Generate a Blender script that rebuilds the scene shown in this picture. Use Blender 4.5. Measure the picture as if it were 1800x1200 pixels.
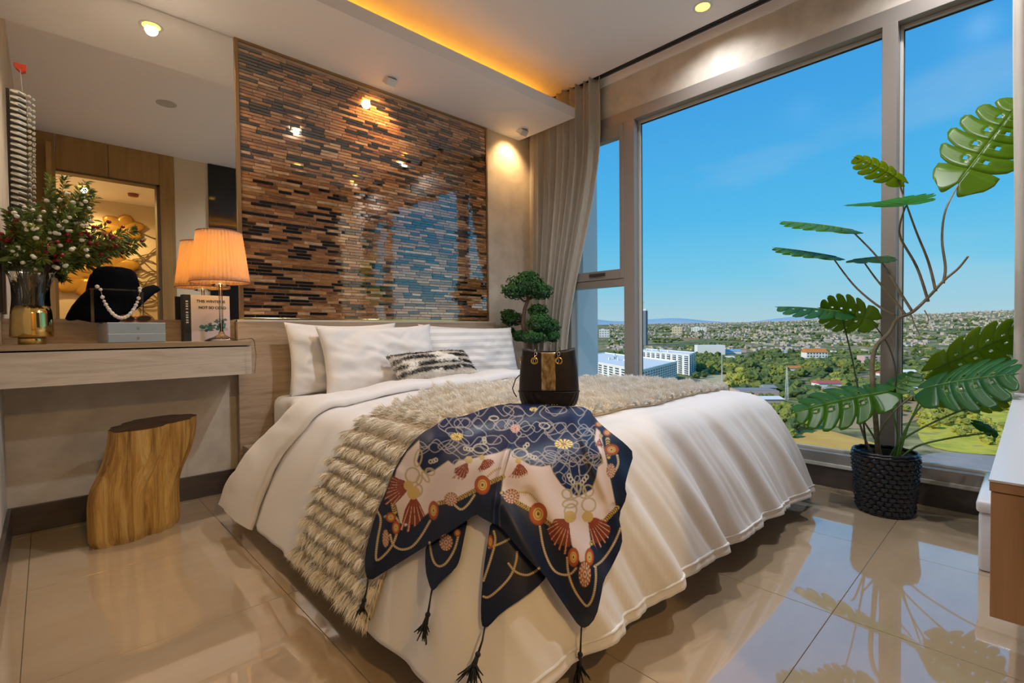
import bpy, bmesh, math, random
import numpy as np
from mathutils import Vector, Matrix, noise
from mathutils.bvhtree import BVHTree
random.seed(7); rng = np.random.default_rng(7)
PI = math.pi
scene = bpy.context.scene
COL = scene.collection
for o in list(bpy.data.objects): bpy.data.objects.remove(o)

# ------------------------------------------------------------ camera
F = 866.5; YAW, PITCH, ROLL = 0.81423, -0.021495, -0.009838; EYE = 0.90
fw = Vector((math.cos(YAW)*math.cos(PITCH), math.sin(YAW)*math.cos(PITCH), math.sin(PITCH)))
r0 = Vector((math.sin(YAW), -math.cos(YAW), 0)); u0 = r0.cross(fw)
rt = r0*math.cos(ROLL)+u0*math.sin(ROLL); up = u0*math.cos(ROLL)-r0*math.sin(ROLL)
CAM = Vector((0, 0, EYE))
cd = bpy.data.cameras.new('camera'); cam = bpy.data.objects.new('camera', cd); COL.objects.link(cam)
cd.sensor_fit = 'HORIZONTAL'; cd.sensor_width = 36; cd.lens = F*36/1800; cd.clip_start = 0.02; cd.clip_end = 30000
m = Matrix.Identity(4)
for i in range(3): m[i][0], m[i][1], m[i][2], m[i][3] = rt[i], up[i], -fw[i], CAM[i]
cam.matrix_world = m; scene.camera = cam

# ------------------------------------------------------------ sky, sun, exposure
w = bpy.data.worlds.new('sky'); scene.world = w; w.use_nodes = True
nt = w.node_tree; nt.nodes.clear()
out = nt.nodes.new('ShaderNodeOutputWorld'); bg = nt.nodes.new('ShaderNodeBackground')
tc = nt.nodes.new('ShaderNodeTexCoord'); sep = nt.nodes.new('ShaderNodeSeparateXYZ'); cr = nt.nodes.new('ShaderNodeValToRGB')
nt.links.new(tc.outputs['Generated'], sep.inputs[0]); nt.links.new(sep.outputs['Z'], cr.inputs[0])
el = cr.color_ramp.elements
el[0].position = 0.0; el[0].color = (.47, .64, .70, 1)
el[1].position = 1.0; el[1].color = (.035, .22, .60, 1)
for p, c in ((.03, (.40, .64, .74)), (.10, (.20, .60, .82)), (.20, (.095, .50, .85)), (.38, (.060, .38, .80)), (.6, (.045, .30, .72))):
    e = el.new(p); e.color = (*c, 1)
nz = nt.nodes.new('ShaderNodeTexNoise'); nz.inputs['Scale'].default_value = 2.2; nz.inputs['Detail'].default_value = 6
mp = nt.nodes.new('ShaderNodeMapping'); mp.inputs['Scale'].default_value = (1, 1, 3.5)
nt.links.new(tc.outputs['Generated'], mp.inputs[0]); nt.links.new(mp.outputs[0], nz.inputs['Vector'])
cr2 = nt.nodes.new('ShaderNodeValToRGB'); cr2.color_ramp.elements[0].position = .55; cr2.color_ramp.elements[1].position = .85
cr2.color_ramp.elements[1].color = (.35, .35, .35, 1)
nt.links.new(nz.outputs[0], cr2.inputs[0])
mx = nt.nodes.new('ShaderNodeMix'); mx.data_type = 'RGBA'; mx.inputs['B'].default_value = (.62, .72, .80, 1)
nt.links.new(cr2.outputs[0], mx.inputs['Factor']); nt.links.new(cr.outputs[0], mx.inputs['A'])
nt.links.new(mx.outputs['Result'], bg.inputs[0]); bg.inputs[1].default_value = 1.0
nt.links.new(bg.outputs[0], out.inputs[0])
sd = bpy.data.lights.new('sun', 'SUN'); sd.energy = 3.6; sd.angle = .009; sd.color = (1, .90, .74)
so = bpy.data.objects.new('sun', sd); COL.objects.link(so)
so.rotation_euler = Vector((-.75, .35, .50)).to_track_quat('Z', 'Y').to_euler(); so.location = (0, 0, 30)
vs = scene.view_settings; vs.view_transform = 'Standard'; vs.look = 'None'; vs.exposure = 0.0; vs.gamma = 1.0; vs.use_curve_mapping = False

# ------------------------------------------------------------ pixel helpers (photo frame 1800 x 1200)
def ray(x, y): return rt*((x-900)/F) - up*((y-600)/F) + fw
def onx(x, y, X): d = ray(x, y); return CAM+d*(X/d.x)
def ony(x, y, Y): d = ray(x, y); return CAM+d*(Y/d.y)
def onz(x, y, Z): d = ray(x, y); return CAM+d*((Z-EYE)/d.z)
def proj(P):
    v = Vector(P)-CAM; z = v.dot(fw); return 900+F*v.dot(rt)/z, 600-F*v.dot(up)/z

# ------------------------------------------------------------ object helpers
ORG = {}
def setp(o, label=None, cat=None, group=None, kind=None):
    if label: o['label'] = label
    if cat: o['category'] = cat
    if group: o['group'] = group
    if kind: o['kind'] = kind
    return o
def thing(name, label, cat, loc=(0, 0, 0), group=None):
    o = bpy.data.objects.new(name, None); COL.objects.link(o); o.empty_display_size = .05
    o.location = loc; ORG[o] = Vector(loc); return setp(o, label, cat, group)
def add(name, me, mat, parent=None, smooth=False):
    o = bpy.data.objects.new(name, me); COL.objects.link(o)
    for mt in (mat if isinstance(mat, (list, tuple)) else [mat]): me.materials.append(mt)
    if smooth: me.polygons.foreach_set('use_smooth', [True]*len(me.polygons))
    o.parent = parent; return o
class MB:
    def __init__(s): s.v = []; s.f = []; s.mi = []
    def put(s, vs, fs, mi=0):
        n = len(s.v); s.v += [tuple(p) for p in vs]; s.f += [tuple(i+n for i in q) for q in fs]; s.mi += [mi]*len(fs); return s
    def box(s, x0, x1, y0, y1, z0, z1, mi=0):
        return s.put([(x0,y0,z0),(x1,y0,z0),(x1,y1,z0),(x0,y1,z0),(x0,y0,z1),(x1,y0,z1),(x1,y1,z1),(x0,y1,z1)],
                     [(0,3,2,1),(4,5,6,7),(0,1,5,4),(1,2,6,5),(2,3,7,6),(3,0,4,7)], mi)
    def tube(s, pts, rad, n=8, mi=0, cap=True):
        pts = [Vector(p) for p in pts]; k = len(pts)
        if not isinstance(rad, (list, tuple)): rad = [rad]*k
        vs = []; fs = []; ref = Vector((0, 0, 1)); prev = None
        for i, p in enumerate(pts):
            t = (pts[min(i+1, k-1)]-pts[max(i-1, 0)])
            if t.length < 1e-9: t = Vector((0, 0, 1))
            t.normalize()
            if prev is None:
                a = t.orthogonal().normalized()
            else:
                a = prev-t*prev.dot(t)
                a = a.normalized() if a.length > 1e-6 else t.orthogonal().normalized()
            prev = a; b = t.cross(a)
            vs += [p+(a*math.cos(2*PI*j/n)+b*math.sin(2*PI*j/n))*rad[i] for j in range(n)]
        for i in range(k-1):
            for j in range(n):
                fs.append((i*n+j, i*n+(j+1) % n, (i+1)*n+(j+1) % n, (i+1)*n+j))
        if cap: fs.append(tuple(range(n))[::-1]); fs.append(tuple(range((k-1)*n, k*n)))
        return s.put(vs, fs, mi)
    def lathe(s, prof, c=(0, 0, 0), n=24, mi=0, cap=True, fn=None):
        vs = []; fs = []; k = len(prof)
        for i, (r, z) in enumerate(prof):
            for j in range(n):
                a = 2*PI*j/n; rr, zz, dx, dy = (r, z, 0, 0) if fn is None else fn(r, z, a)
                vs.append((c[0]+rr*math.cos(a)+dx, c[1]+rr*math.sin(a)+dy, c[2]+zz))
        for i in range(k-1):
            for j in range(n):
                fs.append((i*n+j, i*n+(j+1) % n, (i+1)*n+(j+1) % n, (i+1)*n+j))
        if cap: fs.append(tuple(range(n))[::-1]); fs.append(tuple(range((k-1)*n, k*n)))
        return s.put(vs, fs, mi)
    def sphere(s, c, r, n=8, mi=0, sc=(1, 1, 1)):
        prof = [(max(1e-4, math.sin(PI*i/n)), -math.cos(PI*i/n)) for i in range(n+1)]
        vs = []; fs = []; k = n+1; q = n+2
        for (a, z) in prof:
            for j in range(q):
                t = 2*PI*j/q; vs.append((c[0]+r*sc[0]*a*math.cos(t), c[1]+r*sc[1]*a*math.sin(t), c[2]+r*sc[2]*z))
        for i in range(k-1):
            for j in range(q): fs.append((i*q+j, i*q+(j+1) % q, (i+1)*q+(j+1) % q, (i+1)*q+j))
        return s.put(vs, fs, mi)
    def grid(s, fn, nu, nv, mi=0, closed_u=False):
        vs = [fn(i/(nu if closed_u else nu-1), j/(nv-1)) for j in range(nv) for i in range(nu)]
        fs = []
        for j in range(nv-1):
            for i in range(nu if closed_u else nu-1):
                i2 = (i+1) % nu; fs.append((j*nu+i, j*nu+i2, (j+1)*nu+i2, (j+1)*nu+i))
        return s.put(vs, fs, mi)
    def build(s, name, mat, parent=None, smooth=False, bevel=0, seg=2, solid=0, sub=0):
        org = Vector((0, 0, 0)); p = parent
        while p is not None:
            if p in ORG: org = ORG[p]; break
            p = p.parent
        me = bpy.data.meshes.new(name)
        me.from_pydata([(a-org.x, b-org.y, c-org.z) for a, b, c in s.v], [], s.f)
        if any(s.mi): me.polygons.foreach_set('material_index', s.mi)
        o = add(name, me, mat, parent, smooth)
        if solid:
            md = o.modifiers.new('solid', 'SOLIDIFY'); md.thickness = solid; md.offset = 0
        if bevel:
            md = o.modifiers.new('bevel', 'BEVEL'); md.width = bevel; md.segments = seg; md.limit_method = 'ANGLE'; md.angle_limit = .6
        if sub:
            md = o.modifiers.new('sub', 'SUBSURF'); md.levels = sub; md.render_levels = sub
        return o
def boxo(name, x0, x1, y0, y1, z0, z1, mat, parent=None, bevel=0):
    return MB().box(x0, x1, y0, y1, z0, z1).build(name, mat, parent, bevel=bevel)
def struct(o): o['kind'] = 'structure'; return o

# ------------------------------------------------------------ materials
def mat(name, col=(.8, .8, .8), rough=.5, metal=0, **k):
    mt = bpy.data.materials.new(name); mt.use_nodes = True; b = mt.node_tree.nodes['Principled BSDF']
    b.inputs['Base Color'].default_value = (*col, 1); b.inputs['Roughness'].default_value = rough; b.inputs['Metallic'].default_value = metal
    for kk, v in k.items(): b.inputs[kk.replace('_', ' ')].default_value = v
    return mt
def nodes(mt): return mt.node_tree.nodes, mt.node_tree.links, mt.node_tree.nodes['Principled BSDF']
def noisy(mt, cols, scale=(1, 1, 1), detail=6, pos=None, nscale=1.0, bump=0, bdist=.01, rough=.6, dist=0, coord='Object'):
    N, L, b = nodes(mt)
    tcn = N.new('ShaderNodeTexCoord'); mpn = N.new('ShaderNodeMapping'); mpn.inputs['Scale'].default_value = scale
    n = N.new('ShaderNodeTexNoise'); n.inputs['Scale'].default_value = nscale; n.inputs['Detail'].default_value = detail; n.inputs['Roughness'].default_value = rough
    n.inputs['Distortion'].default_value = dist
    r = N.new('ShaderNodeValToRGB'); e = r.color_ramp.elements
    pos = pos or [.3+.4*i/(len(cols)-1) for i in range(len(cols))]
    e[0].position = pos[0]; e[0].color = (*cols[0], 1); e[1].position = pos[-1]; e[1].color = (*cols[-1], 1)
    for p, c in list(zip(pos, cols))[1:-1]: q = e.new(p); q.color = (*c, 1)
    L.new(tcn.outputs[coord], mpn.inputs[0]); L.new(mpn.outputs[0], n.inputs['Vector']); L.new(n.outputs[0], r.inputs[0]); L.new(r.outputs[0], b.inputs['Base Color'])
    if bump:
        bp = N.new('ShaderNodeBump'); bp.inputs['Strength'].default_value = bump; bp.inputs['Distance'].default_value = bdist
        L.new(n.outputs[0], bp.inputs['Height']); L.new(bp.outputs[0], b.inputs['Normal'])
    return mt
def translucent(mt, col, fac=.4):
    N, L, b = nodes(mt); t = N.new('ShaderNodeBsdfTranslucent'); t.inputs[0].default_value = (*col, 1)
    ms = N.new('ShaderNodeMixShader'); ms.inputs[0].default_value = fac; o = N['Material Output']
    L.new(b.outputs[0], ms.inputs[1]); L.new(t.outputs[0], ms.inputs[2]); L.new(ms.outputs[0], o.inputs[0]); return mt
def emis(name, col, s):
    mt = bpy.data.materials.new(name); mt.use_nodes = True; b = mt.node_tree.nodes['Principled BSDF']
    b.inputs['Base Color'].default_value = (.02, .02, .02, 1); b.inputs['Emission Color'].default_value = (*col, 1); b.inputs['Emission Strength'].default_value = s; return mt
def thin_glass(name, tint=(1, 1, 1), refl=1.5, extra=0, rough=.01):
    mt = bpy.data.materials.new(name); mt.use_nodes = True; N = mt.node_tree.nodes; L = mt.node_tree.links; N.clear()
    o = N.new('ShaderNodeOutputMaterial'); t = N.new('ShaderNodeBsdfTransparent'); t.inputs[0].default_value = (*tint, 1)
    g = N.new('ShaderNodeBsdfGlossy'); g.inputs['Roughness'].default_value = rough; fr = N.new('ShaderNodeFresnel'); fr.inputs[0].default_value = refl
    ms = N.new('ShaderNodeMixShader'); a = N.new('ShaderNodeMath'); a.operation = 'ADD'; a.inputs[1].default_value = extra
    L.new(fr.outputs[0], a.inputs[0]); L.new(a.outputs[0], ms.inputs[0])
    L.new(t.outputs[0], ms.inputs[1]); L.new(g.outputs[0], ms.inputs[2]); L.new(ms.outputs[0], o.inputs[0]); return mt
M = {}
M['plaster'] = mat('ceiling_paint', (.87, .845, .86), .6)
M['wallpaper'] = noisy(mat('wallpaper', rough=.75), [(.48, .425, .36), (.57, .51, .435), (.64, .58, .50)], (3, 3, 3), 8, nscale=2.5, bump=.15)
M['cream'] = mat('cream_wall', (.62, .54, .40), .7)
M['groutm'] = mat('floor_grout', (.20, .17, .135), .7)
M['tile'] = noisy(mat('polished_tile', rough=.08, Coat_Weight=1.0, Coat_Roughness=.025, Coat_IOR=2.6), [(.42, .30, .185), (.46, .335, .21), (.50, .37, .24)], (.8, 2.5, 1), 8, nscale=2, rough=.65)
M['base'] = noisy(mat('dark_skirting', rough=.4), [(.055, .04, .033), (.085, .062, .05)], (2, 2, 20), 5)
M['oak'] = noisy(mat('washed_oak', rough=.5), [(.26, .185, .125), (.42, .315, .225), (.50, .395, .295)], (1.6, 22, 22), 9, nscale=1.2, bump=.1, rough=.7, dist=.4)
M['pale_oak'] = noisy(mat('pale_oak', rough=.5), [(.42, .35, .27), (.60, .52, .43), (.70, .62, .53)], (1.6, 20, 20), 9, nscale=1.3, bump=.1, rough=.7, dist=.5)
M['top_oak'] = noisy(mat('worktop_oak', rough=.35), [(.30, .205, .12), (.38, .27, .165), (.43, .31, .20)], (1.5, 20, 20), 8, nscale=1.2)
M['console_oak'] = noisy(mat('console_oak', rough=.45), [(.33, .19, .10), (.43, .26, .145), (.50, .31, .18)], (20, 20, 1.2), 8, nscale=1.5)
M['door_oak'] = noisy(mat('door_oak', rough=.45), [(.24, .14, .04), (.32, .19, .06), (.38, .23, .08)], (8, 8, .7), 7, nscale=1.5)
M['gap'] = mat('dark_gap', (.02, .017, .015), .6)
M['frame'] = mat('window_aluminium', (.30, .265, .235), .35, .25)
M['frame_in'] = mat('window_bead', (.55, .52, .46), .4, .1)
M['gasket'] = mat('black_gasket', (.03, .03, .035), .5)
M['glass'] = thin_glass('window_glass', (.97, .985, .99), 1.12, rough=.22)
M['mirror'] = mat('mirror_silver', (.86, .85, .82), .0, 1.0)
M['bronze'] = mat('bronze_trim', (.38, .23, .11), .3, .8)
M['white'] = mat('white_cotton', (.74, .715, .71), .7, Sheen_Weight=.15)
M['white_lac'] = mat('white_lacquer', (.72, .74, .80), .25)
M['grey_white'] = mat('white_metal', (.75, .74, .72), .3)
M['black'] = mat('black_glass', (.01, .011, .013), .06)
M['curtain'] = noisy(mat('curtain_fabric', rough=.75, Sheen_Weight=.3), [(.46, .41, .34), (.55, .50, .42)], (60, 60, 4), 4)
M['chrome'] = mat('chrome', (.8, .8, .8), .12, 1)
M['gold'] = mat('gold_metal', (.80, .56, .20), .14, 1)
# ------------------------------------------------------------ room shell
D, W, XL, YF, ZC, ZS = 3.154, 3.214, -.145, -.26, 2.86, 2.585
fl = struct(boxo('floor', XL-.2, W+.16, YF-1.9, D+.2, -.12, -.004, M['groutm']))
xs = [-.735, -.07, .585, 1.115, 1.78, 2.445, 3.11, 3.775]; ys = [-2.23, -1.565, -.9, -.235, .43, 1.095, 1.76, 2.425, 3.09, 3.755]
for i in range(len(xs)-1):
    for j in range(len(ys)-1):
        x0, x1, y0, y1 = max(xs[i], XL), min(xs[i+1], W+.10), max(ys[j], YF-1.6), min(ys[j+1], D)
        if x1-x0 < .02 or y1-y0 < .02: continue
        boxo('tile', x0+.001, x1-.001, y0+.001, y1-.001, -.004, 0, M['tile'], fl, .0006)
wb = struct(boxo('wall_back', XL-.2, W+.2, D, D+.2, -.05, ZC+.1, M['wallpaper']))
wl = struct(boxo('wall_left', XL-.2, XL, YF-1.8, D, 0, ZC+.1, M['wallpaper']))
cl = MB(); cl.box(XL-.2, W-.075, YF-.1, D, ZC, ZC+.1); cl.box(W-.02, W+.2, YF-.1, D, ZC, ZC+.1); cl.box(W-.075, W-.02, YF-.1, D, ZC+.05, ZC+.1)
struct(cl.build('ceiling', M['plaster']))
# dropped slab over the headboard with the light cove on top of it
sl = MB(); sl.box(XL, 3.085, 2.515, D, ZS, ZS+.014); sl.box(XL, 3.085, 2.515, 2.535, ZS+.014, ZS+.075); sl.box(3.065, 3.085, 2.535, D, ZS+.014, ZS+.075); struct(sl.build('trim_1', M['plaster']))
struct(boxo('trim_5', XL, 3.05, 2.875, D, ZS+.015, 2.785, M['plaster'])); boxo('trim_2', XL, 3.04, 2.88, 2.895, 2.7855, 2.792, emis('cove_led', (1, .38, .012), 30)); struct(bpy.data.objects['trim_2'])  # unseen ledge added to lift the strip and keep its glow narrow
rail = thing('curtain_rail', 'dark double curtain rail recessed in the ceiling along the window', 'curtain rail', (W-.05, 1.5, ZC))
for k in range(2): boxo('channel', W-.072+.028*k, W-.052+.028*k, YF+.02, 3.1, ZC-.004, ZC+.03, M['gasket'] if k else M['gap'], rail)
# window wall
ww = MB(); ZH = 2.545
ww.box(W, W+.2, YF-.1, D, ZH, ZC+.1); ww.box(W, W+.2, YF-.1, D, -.05, .115); ww.box(W, W+.2, 2.76, D, .115, ZH); ww.box(W, W+.2, YF-.1, -.12, .115, ZH)
struct(ww.build('wall_right', M['wallpaper']))
struct(boxo('trim_3', W-.012, W, YF, D, ZC-.06, ZC, M['plaster']))
struct(boxo('baseboard_right', W-.014, W, YF, D, 0, .118, M['base'], bevel=.002))
win = struct(thing('window_1', None, None, (W, 1.3, .115)))
def bar(name, y0, y1, z0, z1, x0=W-.012, x1=W+.07, mt='frame'): return boxo(name, x0, x1, y0, y1, z0, z1, M[mt], win, .002)
bar('sill', -.12, 2.76, .115, .135, W-.022, W+.09, 'frame_in'); bar('bottom_rail', -.12, 2.76, .135, .192)
bar('head_rail', -.12, 2.76, 2.462, ZH); bar('end_jamb', 2.665, 2.76, .192, 2.462); bar('end_jamb', -.12, -.06, .192, 2.462)
bar('post', 2.052, 2.145, .192, 2.462); bar('mullion', .492, .556, .192, 2.462, W-.02)
bar('transom', 2.145, 2.665, 1.238, 1.295)
for y0, y1 in ((-.06, .492), (.556, 2.052)):       # beads and panes of the two large lights
    bar('bead', y0, y1, 2.445, 2.462, W+.045, W+.07, 'frame_in'); bar('bead', y0, y1, .192, .206, W+.045, W+.07, 'frame_in')
    bar('bead', y0, y0+.012, .206, 2.445, W+.045, W+.07, 'frame_in'); bar('bead', y1-.014, y1, .206, 2.445, W+.045, W+.07, 'frame_in')
    g = MB(); g.box(W+.066, W+.072, y0+.005, y0+.014, .2, 2.45); g.box(W+.066, W+.072, y1-.018, y1-.008, .2, 2.45); g.box(W+.066, W+.072, y0, y1, 2.437, 2.447); g.build('gasket', M['gasket'], win)
    bar('pane', y0+.004, y1-.004, .196, 2.455, W+.073, W+.079, 'glass')
bar('pane', 2.145, 2.665, .196, 1.238, W+.045, W+.051, 'glass')
sash = MB(); sash.box(W-.02, W+.05, 2.145, 2.178, 1.295, 2.462); sash.box(W-.02, W+.05, 2.585, 2.665, 1.295, 2.462); sash.box(W-.02, W+.05, 2.178, 2.585, 1.295, 1.366); sash.box(W-.02, W+.05, 2.178, 2.585, 2.37, 2.462)
sa = sash.build('sash', M['frame'], win, bevel=.003)
boxo('pane', W+.02, W+.026, 2.178, 2.585, 1.366, 2.37, M['glass'], sa); boxo('handle', W-.034, W-.02, 2.31, 2.46, 1.325, 1.347, M['gasket'], sa, .004)
struct(boxo('trim_4', W+.30, W+.70, 2.925, 3.7, -6, 6, mat('outer_pier', (.60, .62, .62), .7)))   # concrete pier outside
# front wall with the doorway (seen in the mirror) and the hall behind it
wf = MB(); wf.box(1.067, W+.2, YF-.1, YF, 0, ZC+.1); wf.build('wall_front', M['cream']); struct(bpy.data.objects['wall_front'])
dp = struct(thing('door_1', None, None, (.5, YF, 0)))
for k, (x0, x1, z0, z1) in enumerate(((-.145, .10, 0, ZC), (.10, .50, 2.52, ZC), (.502, .93, 2.52, ZC), (.93, 1.067, 0, ZC))):
    boxo('panel', x0, x1-.002, YF-.1, YF+.004, z0, z1, M['door_oak'], dp, .002)
boxo('jamb', .90, .93, YF-.12, YF+.012, 0, 2.52, mat('dark_jamb', (.10, .06, .025), .5), dp); boxo('jamb', .93, 1.03, YF, YF+.016, 0, 2.52, M['door_oak'], dp, .003)
boxo('jamb', .10, .93, YF-.12, YF+.012, 2.50, 2.52, bpy.data.materials['dark_jamb'], dp)
lf = boxo('door_leaf', .03, .07, YF-.06, YF+.11, 0, 2.74, mat('leaf_oak', (.42, .26, .10), .45), dp, .003)
YH = -1.80
struct(boxo('wall_hall', XL-.2, W, YH-.1, YH, 0, ZC+.1, mat('hall_wall', (.66, .56, .40), .7)))
struct(boxo('wall_hall_end', 1.75, 1.85, YH, YF-.1, 0, ZC+.1, bpy.data.materials['hall_wall']))
struct(boxo('ceiling_hall', XL-.2, W, YH, YF-.1, 2.60, 2.72, M['plaster']))
struct(boxo('baseboard_back', XL, .79, D-.014, D, 0, .125, M['base'], bevel=.002)); struct(boxo('baseboard_left', XL, XL+.014, YF, D-.014, 0, .125, M['base'], bevel=.002))
dg = thing('wall_panel', 'tall black glass panel fixed to the wall opposite the bed', 'wall panel', (2.1, YF, .7)); boxo('panel', 1.39, 2.95, YF, YF+.02, .75, ZC-.002, M['black'], dg, .002)
# lamps of the room, with three unseen fill downlights added
def lamp(name, loc, e, col, r=.04, kind='POINT', size=None, d=None, blend=.6):
    ld = bpy.data.lights.new(name, kind); ld.energy = e; ld.color = col; ld.shadow_soft_size = r
    if kind == 'SPOT': ld.spot_size = size; ld.spot_blend = blend
    lo = bpy.data.objects.new(name, ld); COL.objects.link(lo); lo.location = loc
    if d is not None: lo.rotation_euler = (-Vector(d)).to_track_quat('Z', 'Y').to_euler()
    return lo
glow = emis('lamp_glow', (1, .56, .04), 9)
def downlight(x, y, z, e, label, col=(1, .74, .48), size=2.6):
    t = thing('downlight', label, 'downlight', (x, y, z), 'round recessed downlights of the ceiling')
    MB().lathe([(.040, .001), (.052, -.004), (.056, 0), (.056, .004), (.040, .004)], (x, y, z-.002), 28, cap=False).build('trim_ring', M['grey_white'], t, True)
    MB().lathe([(.0005, -.001), (.041, -.001), (.041, .0005), (.0005, .0005)], (x, y, z-.002), 24, cap=False).build('lens', glow, t)
    lamp('downlight_bulb', (x, y, z-.02), e, col, .03, 'SPOT', size, (0, 0, -1), .9)
NEU = (.94, .96, 1.0)
downlight(2.948, 1.403, ZC, 26, 'lit round recessed downlight in the ceiling beside the window', NEU)
downlight(1.78, 1.403, ZC, 86, 'added unseen fill downlight in the ceiling above the middle of the bed', NEU)  # unseen lamp added as fill for the bed and ceiling
downlight(2.948, .25, ZC, 34, 'added unseen fill downlight in the ceiling above the potted plant', NEU)  # added fill, out of view, to brighten the plant corner
downlight(2.2, .25, ZC, 86, 'added unseen fill downlight in the ceiling above the console', NEU)  # unseen fill lamp added to brighten the right of the room
downlight(.453, 2.963, ZS, 52, 'lit downlight in the dropped slab above the vanity shelf', (1, .80, .60))
def spot(x, y, d, e, label):
    t = thing('spotlight', label, 'spotlight', (x, y, ZS), 'white square tilting spotlights under the slab')
    MB().lathe([(.048, 0), (.048, -.006), (.036, -.006), (.036, 0)], (x, y, ZS), 24, cap=False).build('trim_ring', M['plaster'], t, True)
    d = Vector(d).normalized(); X = Vector((1, 0, 0)); Yv = d.cross(X).normalized(); c = Vector((x, y, ZS-.008))
    b = MB(); hw = .034
    def P(a, q, l): return c+X*a+Yv*q+d*l
    b.put([P(-hw, -hw, -.012), P(hw, -hw, -.012), P(hw, hw, -.012), P(-hw, hw, -.012), P(-hw, -hw, .034), P(hw, -hw, .034), P(hw, hw, .034), P(-hw, hw, .034)],
          [(0,3,2,1),(0,1,5,4),(1,2,6,5),(2,3,7,6),(3,0,4,7)]); b.build('housing', M['grey_white'], t)
    h2 = .027; MB().put([P(-h2, -h2, .033), P(h2, -h2, .033), P(h2, h2, .033), P(-h2, h2, .033)], [(0,1,2,3)]).build('lens', glow, t)
    lamp('spot_bulb', c+d*.06, e, (1, .60, .26), .03, 'SPOT', 1.9, d, .8)
spot(1.698, 2.951, (-.05, .55, -.75), 20, 'white square spotlight aimed at the glass mosaic')
spot(2.939, 2.955, (0, .6, -.75), 16, 'white square spotlight in the slab corner beside the curtain')
lamp('hall_bulb', (.35, -1.2, 2.56), 95, (1, .66, .26), .03, 'SPOT', 2.9, (0, 0, -1), .6)
hl = thing('downlight', 'round recessed downlight in the hall ceiling', 'downlight', (.35, -1.2, 2.60)); MB().lathe([(.001, -.004), (.04, -.004), (.05, 0), (.001, 0)], (.35, -1.2, 2.60), 24, cap=False).build('lens', glow, hl, True)
sm = thing('smoke_detector', 'small red-brown ceiling device seen in the mirror through the doorway', 'smoke detector', (.80, -1.2, 2.60)); MB().lathe([(.001, -.03), (.05, -.03), (.055, 0), (.001, 0)], (.80, -1.2, 2.60), 20, cap=False).build('casing', mat('detector_red', (.28, .07, .04), .5), sm, True)
cs = thing('ceiling_speaker', 'flat round cover on the ceiling seen in the mirror', 'ceiling cover', (.784, 1.21, ZC)); MB().lathe([(.001, -.006), (.068, -.006), (.074, -.003), (.075, 0), (.001, 0)], (.784, 1.21, ZC), 32, cap=False).build('cover', mat('cover_paint', (.5, .46, .44), .6), cs, True)
# vanity mirror
mr = thing('wall_mirror', 'large frameless wall mirror above the vanity shelf', 'mirror', (.33, D, .975)); boxo('glass', XL+.002, .812, D-.008, D, .977, ZS-.002, M['mirror'], mr)
# ------------------------------------------------------------ glass mosaic panel
mo = thing('mosaic_panel', 'brown and black glass strip mosaic panel above the headboard', 'mosaic', (1.8, D-.002, .98))
mx0, mx1, mz0, mz1 = .815, 2.692, .98, ZS
boxo('backing', mx0+.01, mx1-.01, D-.010, D-.002, mz0, mz1, mat('mosaic_grout', (.55, .42, .30), .6), mo)
boxo('trim', mx0-.003, mx0+.016, D-.022, D-.002, mz0, mz1, M['bronze'], mo, .001); boxo('trim', mx1-.012, mx1+.004, D-.022, D-.002, mz0, mz1, M['bronze'], mo, .001); boxo('trim', mx0+.016, mx1-.012, D-.022, D-.002, mz1-.014, mz1, M['bronze'], mo, .001)
boxo('trim', mx0+.016, mx1-.012, D-.018, D-.002, mz0, mz0+.011, M['gold'], mo, .001)
TM = []
for i, (c, rr) in enumerate((((.010, .007, .006), .06), ((.018, .010, .007), .07), ((.44, .20, .075), .08), ((.33, .15, .055), .07), ((.54, .29, .13), .09), ((.22, .09, .035), .07), ((.62, .40, .23), .10))):
    t_ = mat('mosaic_glass_%d' % i, c, rr, .0 if i < 2 else .25, Coat_Weight=1.0, Coat_Roughness=.02, Coat_IOR=2.5)
    if i > 1: noisy(t_, [tuple(v*.55 for v in c), c, tuple(min(1, v*1.35) for v in c)], (14, 14, 60), 6, nscale=1.4)
    TM.append(t_)
TW = [.17, .12, .22, .18, .13, .12, .06]
pitch = .0193; rows = int((mz1-.014-mz0-.011)/pitch); tl = []
for r in range(rows):
    z0 = mz0+.0115+r*pitch; x = mx0+.017
    first = random.uniform(.03, .13)
    while x < mx1-.014:
        L_ = first if x < mx0+.02 else random.choice((.075, .095, .115, .115, .14)); x1 = min(x+L_, mx1-.0125)
        if mx1-.0125-x1 < .02: x1 = mx1-.0125
        k = random.choices(range(7), TW)[0]
        a = proj((x, D, z0)); b = proj((x1, D, z0)); c_ = proj((x, D, z0+pitch))
        tl.append((abs((b[0]-a[0])*(c_[1]-a[1])), x+.0008, x1-.0008, z0+.0008, z0+pitch-.0008, k, random.gauss(0, .0016), random.gauss(0, .004))); x = x1
tl.sort(key=lambda q: -q[0])
def tile_geo(mb, q, mi):
    _, x0, x1, z0, z1, k, tx, tz = q; y = D-.0155; ym = lambda xx, zz: y+(xx-(x0+x1)/2)*tx*2+(zz-(z0+z1)/2)*tz*2
    b = .0012
    mb.put([(x0, D-.009, z0), (x1, D-.009, z0), (x1, D-.009, z1), (x0, D-.009, z1),
            (x0+b, ym(x0, z0), z0+b), (x1-b, ym(x1, z0), z0+b), (x1-b, ym(x1, z1), z1-b), (x0+b, ym(x0, z1), z1-b)],
           [(0,1,5,4),(1,2,6,5),(2,3,7,6),(3,0,4,7),(4,5,6,7)], mi)
for q in tl[:300]:
    mb = MB(); tile_geo(mb, q, 0); mb.build('glass_tile', TM[q[5]], mo)
mb = MB()
for q in tl[300:]: tile_geo(mb, q, q[5])
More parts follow.
